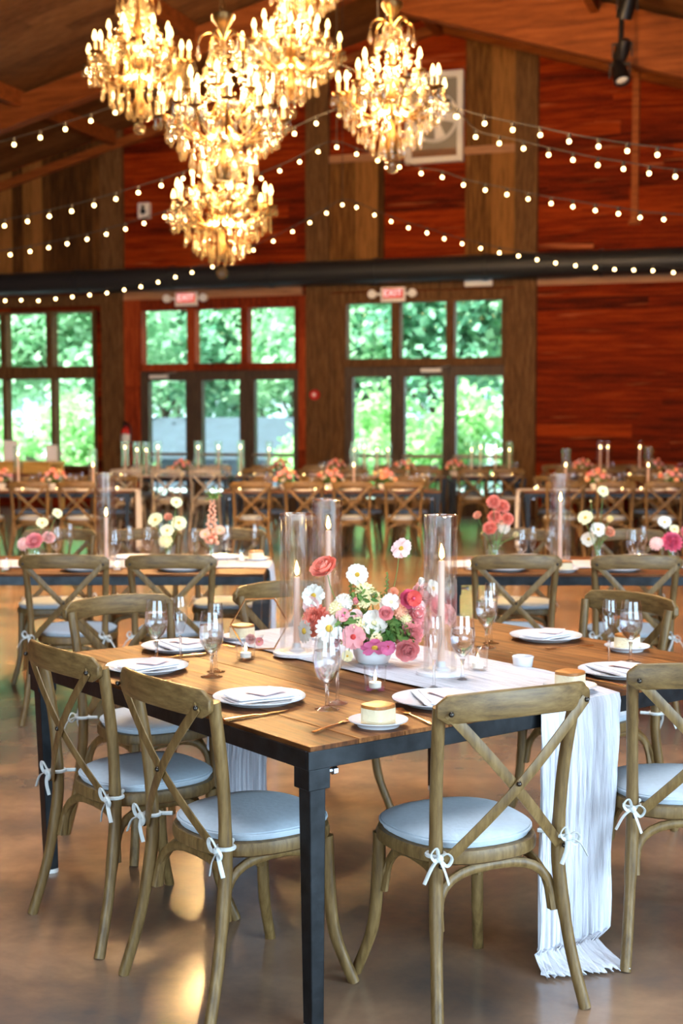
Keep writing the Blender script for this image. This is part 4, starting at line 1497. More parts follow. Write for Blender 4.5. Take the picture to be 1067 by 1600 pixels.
HUR = [hurricane(0.50, 0.0575), hurricane(0.53, 0.0575), hurricane(0.52, 0.055)]
TAP = [taper(0.265), taper(0.40), taper(0.36)]

# ------------------------------------------------------------------ flowers
def petal(mb, az, el0, el1, L, Wd, r0, z0, cup=0.25, notch=0.0, tip=0.75):
    ca, sa = math.cos(az), math.sin(az)
    vs, fs = [], []
    rad, z = r0, z0
    n = 5
    for i in range(n + 1):
        s_ = i / n
        el = el0 + (el1 - el0) * s_
        if i:
            rad += L / n * math.cos(el)
            z += L / n * math.sin(el)
        w = Wd * (0.28 + 0.72 * math.sin(PI * min(1, (0.10 + tip * s_)) * 0.92))
        if i == n: w *= 0.55
        for j in (-1, -0.5, 0, 0.5, 1):
            d = cup * w * (abs(j) ** 2)
            x, y = rad - (d * math.sin(el)) - (notch * L if i == n and abs(j) < 0.3 else 0), j * w
            zz_ = z + d * math.cos(el)
            vs.append((x * ca - y * sa, x * sa + y * ca, zz_))
    for i in range(n):
        for j in range(4):
            k = i * 5 + j
            fs.append((k, k + 1, k + 6, k + 5))
    mb.add(vs, fs)

def bloom(kind, R, seed=0):
    """flower head facing +Z; returns (petal mesh, centre mesh or None)"""
    r = random.Random(seed)
    mb, ce = MB(), MB()
    if kind == 'cosmos':
        n = 8
        for k in range(n):
            petal(mb, 2 * PI * k / n + r.uniform(-.08, .08), 0.25 + r.uniform(-.1, .1), -0.05 + r.uniform(-.25, .25), R * 0.92, R * 0.38, R * 0.10, 0.002 * (k % 2), 0.15, 0.06, 0.62)
        ce.ball((0, 0, R * 0.06), R * 0.24, 10, 6, 1, 0.6)
        for k in range(14):
            q = 2.4 * k
            rr = R * 0.2 * math.sqrt(k / 14)
            ce.ball((rr * math.cos(q), rr * math.sin(q), R * 0.19), R * 0.04, 5, 4)
    elif kind == 'daisy':
        n = 15
        for k in range(n):
            petal(mb, 2 * PI * k / n, 0.2, -0.2 + r.uniform(-.1, .1), R * 0.85, R * 0.17, R * 0.15, 0.002 * (k % 2), 0.1, 0, 0.7)
        ce.ball((0, 0, R * 0.05), R * 0.28, 10, 6, 1, 0.55)
    elif kind == 'dahlia':
        for lay, (n, el, L, z) in enumerate(((14, -0.15, 0.86, -0.10), (14, 0.2, 0.82, 0.0), (13, 0.5, 0.74, 0.10), (11, 0.8, 0.62, 0.2), (9, 1.05, 0.5, 0.28), (6, 1.3, 0.4, 0.33))):
            for k in range(n):
                petal(mb, 2 * PI * (k + 0.5 * (lay % 2)) / n + r.uniform(-.06, .06), el, el + 0.35, R * L, R * 0.19, R * 0.14, R * z, 0.5, 0, 0.72)
        mb.ball((0, 0, R * 0.2), R * 0.32, 10, 6)
    elif kind == 'ranunculus':
        for lay, (n, el, L, w) in enumerate(((7, 0.1, 0.95, 0.44), (7, 0.45, 0.88, 0.42), (6, 0.8, 0.78, 0.38), (5, 1.05, 0.66, 0.34), (5, 1.3, 0.52, 0.28))):
            for k in range(n):
                petal(mb, 2 * PI * (k + 0.37 * lay) / n, el, el + 0.75, R * L, R * w, R * 0.08, -R * 0.05 + 0.06 * R * lay, 0.35, 0, 0.6)
        mb.ball((0, 0, R * 0.25), R * 0.22, 8, 6)
    elif kind == 'poppy':
        for k in range(6):
            petal(mb, 2 * PI * k / 6 + 0.2 * r.random(), 0.75 - 0.5 * (k % 2), -0.1 + 0.5 * (k % 2), R * 1.0, R * 0.55, R * 0.05, 0, 0.25, 0.03, 0.6)
        ce.ball((0, 0, R * 0.12), R * 0.2, 10, 6)
    elif kind == 'scabiosa':
        for k in range(46):
            u_ = (k + 0.5) / 46
            el = math.asin(1 - 1.25 * u_)
            petal(mb, 2.399963 * k, el, el - 0.4, R * 0.32, R * 0.13, R * 0.72 * math.cos(el), R * 0.72 * math.sin(el) * 0.8, 0.3, 0, 0.6)
        mb.ball((0, 0, 0), R * 0.74, 12, 8, 1, 0.8)
    elif kind == 'tulip':
        for k in range(5):
            petal(mb, 2 * PI * k / 5, 0.9, 1.5, R * 1.5, R * 0.55, R * 0.12, 0, 0.3, 0, 0.62)
    return mb, ce

BCACHE = {}
def add_bloom(parent, kind, R, mat, face, loc, seed=0, cmat='yellow', name='flower'):
    key = (kind, round(R, 3), mat, cmat, seed % 3)
    if key in BCACHE:
        o, c = BCACHE[key]
        o2 = o.copy(); COL.objects.link(o2); o2.parent = parent
        if c:
            c2 = c.copy(); COL.objects.link(c2); c2.parent = o2
        o = o2
    else:
        a, ce = bloom(kind, R, seed % 3)
        o = a.build(name, M[mat], parent, smooth=True)
        c = ce.build('flower_centre', M[cmat], o, smooth=True) if ce.v else None
        BCACHE[key] = (o, c)
    o.location = loc
    d = Vector(face).normalized()
    o.rotation_mode = 'QUATERNION'
    o.rotation_quaternion = d.to_track_quat('Z', 'Y')
    return o

def leaf_cluster(mb, r, c, rad, n, size, zsq=0.7):
    for i in range(n):
        d = Vector((r.gauss(0, 1), r.gauss(0, 1), abs(r.gauss(0, 0.8)))).normalized()
        p = Vector(c) + Vector((d.x * rad, d.y * rad, d.z * rad * zsq)) * r.uniform(0.35, 1.0)
        s_ = size * r.uniform(0.6, 1.3)
        q = d.to_track_quat('Z', 'Y').to_matrix() @ Euler((r.uniform(-.9, .9), r.uniform(-.9, .9), r.uniform(0, 6.3))).to_matrix()
        pts = ((-s_, 0, 0), (-s_ * .45, -s_ * .38, s_ * .10), (s_ * .25, -s_ * .36, s_ * .08), (s_, 0, -s_ * .1), (s_ * .25, s_ * .36, s_ * .08), (-s_ * .45, s_ * .38, s_ * .10))
        mb.add([p + q @ Vector(v) for v in pts], [(0, 1, 2, 3), (0, 3, 4, 5)])
    return mb

# main arrangement on the front table
BC = tp(0.87, 0.83, ZRN)
arr = thing('flower_arrangement', BC, 0, 'white bowl of pink, coral, white and cream flowers on the front table', 'flower arrangement')
MB().lathe([(0, 0), (0.042, 0), (0.052, 0.004), (0.066, 0.03), (0.070, 0.055), (0.068, 0.075), (0.064, 0.078), (0.063, 0.055), (0.058, 0.03), (0.045, 0.012), (0, 0.010)], 36).build('bowl', M['bowl'], arr, smooth=True)
r = random.Random(11)
fol = leaf_cluster(MB(), r, (0, 0, 0.10), 0.10, 260, 0.018, 0.9)
leaf_cluster(fol, r, (0.05, -0.03, 0.10), 0.09, 150, 0.022, 0.9)
leaf_cluster(fol, r, (-0.07, 0.02, 0.09), 0.09, 120, 0.018, 0.8)
leaf_cluster(fol, r, (0.0, -0.05, 0.065), 0.06, 60, 0.02, 0.5)
leaf_cluster(fol, r, (0.09, -0.07, 0.10), 0.05, 45, 0.021, 0.7)
leaf_cluster(fol, r, (-0.08, -0.06, 0.14), 0.05, 40, 0.018, 0.8)
leaf_cluster(fol, r, (-0.02, -0.02, 0.22), 0.06, 50, 0.014, 0.8)
fo = fol.build('foliage', M['green'], arr)
fo['kind'] = 'stuff'
DB = BC.y
def fl(px, py, dy, kind, Rpx, mat, face, seed=0, cmat='yellow', stem=True):
    p = on_y(px, py, DB + dy) - BC
    R = Rpx / 2 * (DB + dy) / F * (1.16 if stem else 1.0)
    add_bloom(arr, kind, R, mat, face, p, seed, cmat)
    if stem:
        d = Vector(face).normalized()
        root = Vector((p.x * 0.25, p.y * 0.25, 0.05))
        b = p - d * R * 0.3
        mid = root.lerp(b, 0.6) + Vector((p.x * 0.15, p.y * 0.1, 0.03))
        MB().tube(bez([root, mid, b], 5), 0.0017, 5).build('flower_stem', M['stem'], arr)
FWD = (0, -1, 0.25)
fl(509, 893, -0.02, 'ranunculus', 46, 'f_coral', (-0.35, -0.5, 0.75), 1)
fl(558, 898, 0.02, 'cosmos', 30, 'f_white', (0.1, -1, 0.3), 1)
fl(490, 931, -0.02, 'cosmos', 32, 'f_white', (-0.3, -1, 0.35), 2)
fl(626, 856, 0.0, 'cosmos', 30, 'f_blush', (0.3, -0.8, -0.3), 0)
fl(494, 966, -0.03, 'dahlia', 40, 'f_coral', (-0.5, -0.9, 0.3), 1)
fl(476, 986, -0.04, 'daisy', 34, 'f_white', (-0.9, -0.6, 0.1), 1)
fl(514, 982, -0.07, 'daisy', 38, 'f_white', (0.1, -1, 0.2), 0)
fl(570, 925, 0.0, 'scabiosa', 28, 'f_cream', (0, -0.6, 0.8), 1)
fl(568, 938, -0.03, 'scabiosa', 22, 'f_cream', (0, -0.9, 0.5), 2)
fl(583, 934, -0.01, 'cosmos', 22, 'f_cream', (0.3, -0.8, 0.6), 2)
fl(537, 942, -0.03, 'scabiosa', 26, 'f_white', (-0.2, -0.9, 0.5), 0)
fl(526, 951, -0.04, 'scabiosa', 22, 'f_cream', (-0.3, -0.9, 0.3), 0)
fl(560, 979, -0.07, 'scabiosa', 26, 'f_cream', (0, -1, 0.2), 1)
fl(584, 974, -0.06, 'poppy', 36, 'f_white', (0.2, -1, 0.35), 1, 'f_cream')
fl(552, 995, -0.09, 'cosmos', 34, 'f_pink', (-0.15, -1, 0.1), 2, 'f_red')
fl(588, 998, -0.10, 'cosmos', 17, 'f_cream', (0.1, -1, 0.1), 1)
fl(543, 1025, -0.10, 'cosmos', 16, 'f_cream', (-0.3, -1, 0.0), 0)
fl(585, 1010, -0.10, 'cosmos', 38, 'f_magenta', (0.05, -0.7, -0.8), 1)
fl(605, 1011, -0.09, 'poppy', 22, 'f_magenta', (0.3, -0.8, -0.2), 0, 'f_red')
fl(646, 960, -0.02, 'dahlia', 38, 'f_pink', (0.5, -0.9, 0.3), 0)
fl(640, 990, -0.05, 'dahlia', 40, 'f_pink', (0.4, -1, 0.1), 2)
fl(634, 1012, -0.07, 'ranunculus', 40, 'f_pink', (0.2, -1, -0.2), 1)
fl(655, 978, 0.0, 'ranunculus', 32, 'f_blush', (0.7, -0.8, 0.2), 2)
fl(638, 937, -0.03, 'ranunculus', 32, 'f_hot', (0.2, -1, 0.3), 0)
fl(646, 935, -0.05, 'poppy', 22, 'f_red', (0.3, -1, 0.1), 1, 'f_hot')
fl(658, 931, 0.02, 'ranunculus', 40, 'f_blush', (0.4, -0.7, 0.5), 1)
fl(676, 945, 0.02, 'ranunculus', 36, 'f_pink', (0.7, -0.7, 0.3), 0)
fl(694, 962, 0.03, 'ranunculus', 36, 'f_blush', (0.9, -0.6, 0.2), 2)
fl(656, 914, 0.0, 'tulip', 14, 'f_white', (0.3, -0.3, 0.9), 0)
fl(676, 920, 0.02, 'cosmos', 26, 'f_white', (0.7, -0.6, 0.3), 1)
fl(556, 944, -0.04, 'tulip', 13, 'f_pink', (0, -0.5, 0.8), 0)
fl(536, 962, -0.06, 'poppy', 20, 'f_pink', (-0.2, -0.9, 0.4), 0, 'f_magenta')
fl(608, 932, -0.01, 'tulip', 22, 'f_peach', (0.4, -0.6, 0.5), 1)
fl(610, 950, -0.02, 'poppy', 34, 'f_white', (0.2, -0.8, 0.5), 2, 'f_cream')
fl(556, 962, -0.05, 'poppy', 18, 'f_blush', (0.1, -0.9, 0.3), 1, 'f_pink')
fl(488, 946, -0.02, 'poppy', 26, 'f_blush', (-0.5, -0.8, 0.1), 2, 'f_pink')
fl(625, 957, -0.04, 'scabiosa', 24, 'f_peach', (0.2, -1, 0.2), 2)
rf = random.Random(21)
for i in range(18):
    px = rf.uniform(484, 690)
    top = 930 + abs(px - 585) * 0.12
    py = rf.uniform(top + 5, 1008 if 505 < px < 655 else 985)
    kd, mt = rf.choice((('poppy', 'f_blush'), ('scabiosa', 'f_cream'), ('cosmos', 'f_white'), ('ranunculus', 'f_peach'), ('ranunculus', 'f_pink'), ('poppy', 'f_coral')))
    fl(px, py, rf.uniform(-0.095, -0.05) + 0.0007 * abs(px - 585), kd, rf.choice((20, 24, 28)), mt, ((px - 585) / 110, -0.9, 0.35), i, 'f_cream', stem=False)
for px, py, dy in ((547, 893, 0.04), (605, 893, 0.05)):      # green spikes
    p = on_y(px, py, DB + dy) - BC
    b = MB().tube(bez([(p.x * 0.4, p.y * 0.4, 0.08), (p.x * 0.9, p.y, p.z * 0.6), tuple(p)], 5), 0.002, 5)
    for k in range(26):
        f_ = k / 26
        c = Vector((p.x * (0.9 + 0.1 * f_), p.y, p.z * (0.52 + 0.48 * f_)))
        q = 2.4 * k
        rr = 0.011 * (1 - 0.75 * f_)
        b.ball(c + Vector((rr * math.cos(q), rr * math.sin(q), 0)), 0.0058 * (1 - 0.5 * f_), 6, 4)
    b.build('green_spike', M['stem'], arr, smooth=True)

# ------------------------------------------------------------------ front table setting
for i, (x, y, hi, ti, lab) in enumerate(((0.76, 1.13, 0, 0, ('left glass hurricane cylinder on the front table, holding the shortest candle', 'shortest blush taper candle, in the left glass cylinder on the front table')),
                                         (1.07, 1.36, 1, 1, ('middle glass hurricane cylinder on the front table, behind the coral flower', 'tall blush taper candle in the middle glass cylinder of the front table')),
                                         (0.92, 0.54, 2, 2, ('right glass hurricane cylinder on the front table, beside the pink flowers', 'blush taper candle in the right glass cylinder beside the pink flowers')))):
    z = ZRN if x < 1.2 else ZT
    place(HUR[hi], USED, tp(x, y, ZRN), 0, lab[0])
    place(TAP[ti], USED, tp(x + 0.004, y, ZRN + 0.012), 0, lab[1])
for x, y, lab in ((0.58, 1.18, 'left of the sign'), (0.60, 0.48, 'in front of the white flower bowl'), (1.06, 0.51, 'near the small white cup')):
    place(VOT, USED, tp(x, y, ZT + (0.007 if x > 0.7 else 0)), 0, 'clear votive glass on the front table, ' + lab)
    place(TEA, USED, tp(x, y, ZT + 0.0085 + (0.007 if x > 0.7 else 0)), 0, 'lit tealight in the votive glass ' + lab)
G_ = 'glasses on the front table'
for x, y, lab in ((0.31, 1.33, 'at the left, before the far napkin'), (0.31, 0.97, 'behind the second left chair, right of the plate'), (0.31, 0.34, 'nearest the front corner, before the flower bowl'), (0.91, 0.42, 'just right of the front candle cylinder'), (1.42, 0.85, 'behind the small white cup'), (1.60, 0.32, 'farthest right, before the cake slice')):
    place(GOB, USED, tp(x, y), RNG.uniform(0, 6), 'filled stemmed water glass ' + lab)
for x, y, lab in ((0.37, 1.27, 'beside the leftmost water glass'), (0.37, 1.04, 'behind the second water glass from the left'), (0.385, 0.39, 'behind the water glass nearest the front corner'), (0.75, 0.375, 'in front of the right candle cylinder'), (1.50, 0.91, 'behind the water glass near the small white cup'), (1.48, 0.31, 'left of the farthest right water glass')):
    place(FLU, USED, tp(x, y), RNG.uniform(0, 6), 'empty champagne flute ' + lab)
for x, y, a, lab in ((0.20, 1.20, 10, 'at the leftmost seat of the front table'), (0.215, 0.55, -5, 'at the left-side seat nearest the corner leg'), (0.62, 0.205, 60, 'behind the chair at the front corner'),
                     (1.40, 0.19, 75, 'at the right-edge seat of the front table'), (0.50, 1.50, 80, 'on the far left side of the front table'), (1.74, 0.86, 10, 'at the far right seat of the front table')):
    place(PLATE, USED, tp(x, y), 0, 'white dinner plate ' + lab)
    place(NAP, USED, tp(x + 0.005, y, ZT + 0.008), TR + math.radians(a), 'folded white napkin on plate ' + lab)
    place(CARD, USED, tp(x + 0.02, y - 0.012, ZT + 0.0305), TR + math.radians(a + 20), 'blush menu card ' + lab)

def cake():
    t = proto('cake_slice', 'cake')
    o_ = dee(0.043, 0.041, 28, 3.2, 0.0)
    R2 = lambda k, z: [(x * k, y * k, z) for x, y in o_]
    MB().layers([R2(0.98, 0), R2(1.0, 0.006), R2(1.0, 0.04), R2(0.985, 0.044)]).build('sponge', M['cake'], t, smooth=True)
    MB().layers([R2(0.99, 0.0435), R2(1.0, 0.046), R2(0.97, 0.052), R2(0.8, 0.054), R2(0.2, 0.055)]).build('browned_top', M['cake_top'], t, smooth=True)
    return t
CAKE = cake()
for x, y, lab in ((0.295, 0.085, 'at the front corner of the front table'), (1.79, 0.50, 'at the far right of the front table'), (0.80, 1.54, 'behind the left votive on the front table'), (1.05, 0.085, 'half hidden where the runner drops over the edge')):
    z = ZT + (0.007 if x == 1.05 else 0)
    place(SIDE, USED, tp(x, y, z), 0, 'small white side plate ' + lab)
    place(CAKE, USED, tp(x, y, z + 0.0078), TR + 0.2, 'square of browned cheesecake ' + lab)
# ramekin
o = MB().lathe([(0, 0), (0.030, 0), (0.0325, 0.003), (0.036, 0.033), (0.0365, 0.036), (0.034, 0.037), (0.031, 0.010), (0, 0.008)], 30)
rk = thing('ramekin', tp(1.25, 0.49), 0, 'small white ramekin on the bare wood right of the runner', 'dish')
o.build('dish_body', M['china'], rk, smooth=True)
for k in range(30):
    pass
MB().tube([(0.0362 * math.cos(q), 0.0362 * math.sin(q), 0.035) for q in [2 * PI * i / 30 for i in range(30)]], 0.0016, 5, closed=True).build('rim', M['china'], rk, smooth=True)

def fork():
    t = proto('fork', 'cutlery')
    MB().tube(bez([(0, -0.10, 0.004), (0, -0.04, 0.005), (0, 0.02, 0.004), (0, 0.045, 0.005)], 5), [1.3, 1.35, 1.3, 1.2, 1.1, 1, .9, .85, .8, .75, .7, .65, .6, .6, .7, .9], 8, flat=(0.008, 0.003)).build('handle', M['gold'], t, smooth=True)
    hd = MB().tube([(0, 0.043, 0.005), (0, 0.055, 0.004), (0, 0.065, 0.003)], [0.7, 1.0, 1.0], 8, flat=(0.022, 0.0022))
    for k in range(4):
        x = -0.009 + 0.006 * k
        hd.tube(bez([(x, 0.063, 0.003), (x, 0.085, 0.003), (x * 0.95, 0.105, 0.007)], 3), 1.0, 6, flat=(0.003, 0.0018))
    hd.build('tines', M['gold'], t, smooth=True)
    return t
def knife():
    t = proto('knife', 'cutlery')
    MB().tube(bez([(0, -0.115, 0.005), (0, -0.06, 0.005), (0, 0.0, 0.0045)], 5), [1, 1.15, 1.2, 1.2, 1.15, 1.1, 1, .95, .9, .8, .7], 10, flat=(0.013, 0.007)).build('handle', M['gold'], t, smooth=True)
    MB().prism([(-0.005, 0), (0.006, 0), (0.0095, 0.05), (0.008, 0.09), (0.0, 0.112), (-0.005, 0.108)], 0.0025, 0.0045).build('blade', M['gold'], t)
    return t
FORK, KNIFE = fork(), knife()
for x, y, a, k, lab in ((0.10, 0.385, -88, 'knife', 'gold knife at the near edge of the front table, below the plate'), (0.44, 0.10, -15, 'fork', 'gold fork right of the cheesecake at the front corner'), (0.245, 0.135, -70, 'fork2', 'gold fork left of the cheesecake at the front corner'),
                        (1.66, 0.66, 75, 'fork', 'gold fork between the far right napkin and the cake'), (0.81, 0.10, -5, 'knife', 'gold knife at the runner edge behind the corner chair'), (1.22, 0.12, -5, 'knife', 'gold knife beside the right-edge plate'), (0.40, 1.36, 80, 'knife', 'gold knife left of the far left plate'), (0.66, 1.50, 10, 'fork', 'gold fork between the far left plate and the cake')):
    pr = KNIFE if k == 'knife' else FORK
    z = ZT + (0.008 if 0.72 < x < 1.25 and k != 'fork' else 0.0)
    if k == 'fork2':
        x, y = 0.19, 0.15
    place(pr, USED, tp(x, y, z), TR + math.radians(a), lab)

# hexagonal acrylic sign with gold edge
sg = thing('table_sign', tp(0.70, 1.27, ZRN), math.radians(12), 'clear hexagonal acrylic sign with thin gold edge left of the candles', 'sign')
hx = [(0.105 * math.cos(PI / 6 * 0 + PI / 3 * k), 0.105 * math.sin(PI / 3 * k)) for k in range(6)]
off = 0.105 * math.sin(PI / 3) + 0.006
MB().add([(x, -0.002, z + off) for x, z in hx] + [(x, 0.002, z + off) for x, z in hx], [(0, 1, 2, 3, 4, 5), (11, 10, 9, 8, 7, 6)] + [(i, 6 + i, 6 + (i + 1) % 6, (i + 1) % 6) for i in range(6)]).build('acrylic_panel', M['thin'], sg)
MB().tube([(x, 0, z + off) for x, z in hx], 0.0032, 6, closed=True).build('gold_edge', M['gold'], sg)
add_bloom(sg, 'ranunculus', 0.022, 'f_blush', (-0.2, -1, 0.2), (-0.035, -0.012, 0.045), 1)
add_bloom(sg, 'poppy', 0.016, 'f_pink', (0.1, -1, 0.1), (-0.005, -0.010, 0.035), 1)

# ------------------------------------------------------------------ the other tables
def vase_thing(label, blooms, seed, h=0.11, rr=0.032, spike=None):
    t = thing('bud_vase', (0, 0, -60), 0, label, 'vase of flowers')
    MB().lathe([(0, 0), (rr * 0.8, 0), (rr, 0.01), (rr, h * 0.55), (rr * 0.7, h * 0.85), (rr * 0.85, h), (rr * 0.78, h), (rr * 0.62, h * 0.85), (rr * 0.9, h * 0.55), (rr * 0.9, 0.012), (0, 0.012)], 18).build('glass_vase', M['thin'], t, smooth=True)
    st = MB()
    for i, (x, z, kind, R, mat) in enumerate(blooms):
        y = -0.03 + 0.03 * ((i * 7) % 3)
        st.tube(bez([(0, 0, 0.02), (x * 0.3, y * 0.3, h), (x, y, z - R * 0.3)], 4), 0.002, 5)
        add_bloom(t, kind, R, mat, (x * 4, -0.7, 0.45), (x, y, z), i + seed)
    st.build('stems', M['stem'], t)
    if spike:
        x, z, mat = spike
        b = MB()
        for k in range(40):
            f_ = k / 40
            q = 2.4 * k
            w = 0.035 * (1 - 0.7 * f_)
            b.ball((x * f_ + w * math.cos(q), w * math.sin(q), h + (z - h) * f_), 0.014 * (1 - 0.5 * f_), 6, 4)
        b.build('flower_spike', M[mat], t, smooth=True)
        lf = leaf_cluster(MB(), random.Random(seed), (x, 0, z), 0.05, 40, 0.014, 1.6)
        lf.build('spike_leaves', M['green'], t)['kind'] = 'stuff'
    return t

BOWLF = None
def bowl_flowers(loc, label, seed):
    """low bowl arrangement of the farther tables"""
    global BOWLF
    if BOWLF is None:
        t = thing('flower_arrangement', (0, 0, -60)); t['category'] = 'flower arrangement'
        MB().lathe([(0, 0), (0.05, 0), (0.075, 0.05), (0.07, 0.075), (0.06, 0.06), (0, 0.02)], 18).build('bowl', M['bowl'], t, smooth=True)
        r = random.Random(5)
        leaf_cluster(MB(), r, (0, 0, 0.10), 0.12, 130, 0.03, 0.9).build('foliage', M['green'], t)['kind'] = 'stuff'
        for i in range(16):
            q = 2.4 * i
            rad = 0.15 * math.sqrt((i + 0.5) / 16)
            z = 0.22 - rad * 0.7 + 0.06 * (i % 3) / 2
            mat = ('f_peach', 'f_blush', 'f_coral', 'f_white', 'f_pink', 'f_cream')[i % 6]
            add_bloom(t, 'ranunculus' if i % 2 else 'scabiosa', 0.036, mat, (math.cos(q), math.sin(q), 0.8), (rad * math.cos(q), rad * math.sin(q), z), i)
        BOWLF = t
    return place(BOWLF, USED, loc, seed * 1.3, label)

def settle(front_d, x0, L, Wd, rz, tname, near_x, far_x, chair, from_right, near_off=0.30, far_off=0.30, hurr=(), votx=(), flow=(), runner=None, vases=()):
    """one long table: origin at the left end of its near edge"""
    base = Vector((x0, front_d, 0))
    TMt = Matrix.Translation(base) @ Matrix.Rotation(rz, 4, 'Z')
    make_table(L, Wd, loc=base, rz=rz, grain_y=False, label='long plank table with dark steel frame, ' + tname[4:])
    def W_(x, y, z=ZT): return TMt @ Vector((x, y, z))
    end = 'right' if from_right else 'left'
    occ = [(x, y, 0.10) for x, y in vases]
    seats = []
    def order(xs, y):
        xs = [x for x in xs if in_view(W_(x, y, 0.8), 30)]
        return sorted(xs, reverse=from_right)
    for side, xs in (('near', near_x), ('far', far_x)):
        yy = -near_off + 0.25 if side == 'near' else Wd + far_off - 0.25
        for k, x in enumerate(order(xs, yy)):
            a = 0 if side == 'near' else PI
            place(chair, USED, W_(x, yy, 0), rz + a + RNG.uniform(-0.05, 0.05), 'wooden cross-back chair, %s from the %s, %s side of %s' % (ORD[k], end, side, tname), 'chairs at ' + tname)
        for k, x in enumerate(order(xs, yy)):
            yp = 0.19 if side == 'near' else Wd - 0.19
            nm = '%s from the %s, %s side of %s' % (ORD[k], end, side, tname)
            place(PLATE, USED, W_(x, yp), 0, 'white plate, ' + nm)
            place(NAPF, USED, W_(x, yp, ZT + 0.0078), rz + 0.2, 'folded napkin, ' + nm)
            occ.append((x, yp, 0.14))
            seats.append((x, side, nm))
    def free(x, y, rad):
        return 0.05 < x < L - 0.05 and 0.05 < y < Wd - 0.05 and all(math.hypot(x - a_, y - b_) > rad + c_ for a_, b_, c_ in occ)
    def spot_for(x, y, rad, reach=0.4):
        best = None
        for i in range(-20, 21):
            for j in range(-20, 21):
                p, q = x + reach * i / 20, y + reach * j / 20
                if free(p, q, rad):
                    d_ = math.hypot(p - x, q - y)
                    if best is None or d_ < best[0]:
                        best = (d_, p, q)
        if best:
            occ.append((best[1], best[2], rad))
            return best[1], best[2]
    for x, y, i, hi in hurr:
        occ.append((x, y, 0.083))
    for k, (x, y, i, hi) in enumerate(sorted(hurr, reverse=from_right)):
        nm = '%s from the %s on %s' % (ORD[k], end, tname)
        place(HUR[hi], USED, W_(x, y, ZT + 0.004), 0, 'glass hurricane cylinder, ' + nm)
        place(TAP[i], USED, W_(x, y, ZT + 0.016), 0, 'lit taper candle in a glass cylinder, ' + nm)
    fl_ = [p for p in (spot_for(x, y, 0.185) for x, y in flow) if p]
    vt_ = [p for p in (spot_for(x, y, 0.04) for x, y in votx) if p]
    for k, (x, y) in enumerate(sorted(vt_, reverse=from_right)):
        nm = '%s from the %s on %s' % (ORD[k], end, tname)
        place(VOT, USED, W_(x, y, ZT + 0.001), 0, 'small glass votive holder, ' + nm)
        place(TEA, USED, W_(x, y, ZT + 0.0095), 0, 'lit tealight in a votive glass, ' + nm)
    for k, (x, y) in enumerate(sorted(fl_, reverse=from_right)):
        bowl_flowers(W_(x, y, ZT + 0.004), 'low bowl of peach and white flowers, %s from the %s on %s' % (ORD[k], end, tname), k)
    for x, side, nm in seats:
        yg = 0.40 if side == 'near' else Wd - 0.40
        p = spot_for(x + 0.12, yg, 0.044)
        if p:
            place(GOBF, USED, W_(p[0], p[1]), 0, 'stemmed water glass, ' + nm)
        p = spot_for(x + 0.19, yg + 0.05, 0.036)
        if p:
            place(FLUF, USED, W_(p[0], p[1]), 0, 'champagne flute, ' + nm)
    if runner:
        ra, rb, hl, hr = runner
        # runs along the length: turn the runner's own y axis to the table's x axis
        m4 = TMt @ Matrix.Translation((ra, Wd / 2, 0)) @ Matrix.Rotation(-PI / 2, 4, 'Z')
        make_runner('table_runner', 0.21, rb - ra, ZT, hl, hr, 9, 'pale cloth runner along ' + tname, m4, pool=False, gather=1.0)
    return W_

T2 = 7.42
W2L = settle(T2, -0.43 - 2.44, 2.44, 1.0, 0.0, 'the second-row left table', [-1.436 + 2.87, -0.90 + 2.87, -1.97 + 2.87], [-1.26 + 2.87, -0.72 + 2.87, -1.80 + 2.87], CHAIR, True,
             hurr=((-1.36 + 2.87, 0.45, 0, 1),), vases=((1.87, 0.42), (2.12, 0.40), (1.11, 0.42), (0.82, 0.45), (2.36, 0.72)), votx=((2.30, 0.62), (1.62, 0.14), (1.0, 0.14)), runner=(0.0, 2.44, 0, 0.5))
W2R = settle(T2, 0.59, 2.44, 1.0, -0.02, 'the second-row right table', [0.315, 0.95], [1.10 - 0.59, 1.80 - 0.59], CHAIR, False,
             hurr=((0.645, 0.32, 2, 1),), vases=((0.29, 0.50), (0.89, 0.50), (1.31, 0.50), (0.64, 0.12)), votx=((0.12, 0.16), (1.15, 0.6)), runner=(0.0, 2.44, 0.0, 0.4))
v = vase_thing('bud vase of coral and white flowers at the left end of the second-row right table', [(-0.03, 0.20, 'ranunculus', 0.05, 'f_coral'), (0.0, 0.27, 'dahlia', 0.045, 'f_coral'), (0.05, 0.33, 'dahlia', 0.045, 'f_coral'), (-0.01, 0.36, 'dahlia', 0.045, 'f_coral'), (0.075, 0.26, 'dahlia', 0.04, 'f_coral'), (0.055, 0.21, 'scabiosa', 0.04, 'f_white'), (-0.10, 0.28, 'ranunculus', 0.03, 'f_peach'), (0.11, 0.16, 'tulip', 0.025, 'f_cream')], 2, rr=0.05)
v.location = W2R(0.29, 0.50, ZT + 0.006)
v = vase_thing('bud vase of white flowers, right of the candle on the second-row right table', [(-0.08, 0.27, 'cosmos', 0.045, 'f_cream'), (0.0, 0.20, 'cosmos', 0.045, 'f_white'), (-0.05, 0.14, 'cosmos', 0.045, 'f_white'), (0.05, 0.25, 'tulip', 0.03, 'f_cream'), (0.06, 0.18, 'ranunculus', 0.04, 'f_peach'), (0.03, 0.42, 'cosmos', 0.035, 'f_cream'), (-0.05, 0.36, 'tulip', 0.012, 'f_cream')], 3, rr=0.04)
v.location = W2R(0.89, 0.50, ZT + 0.006)
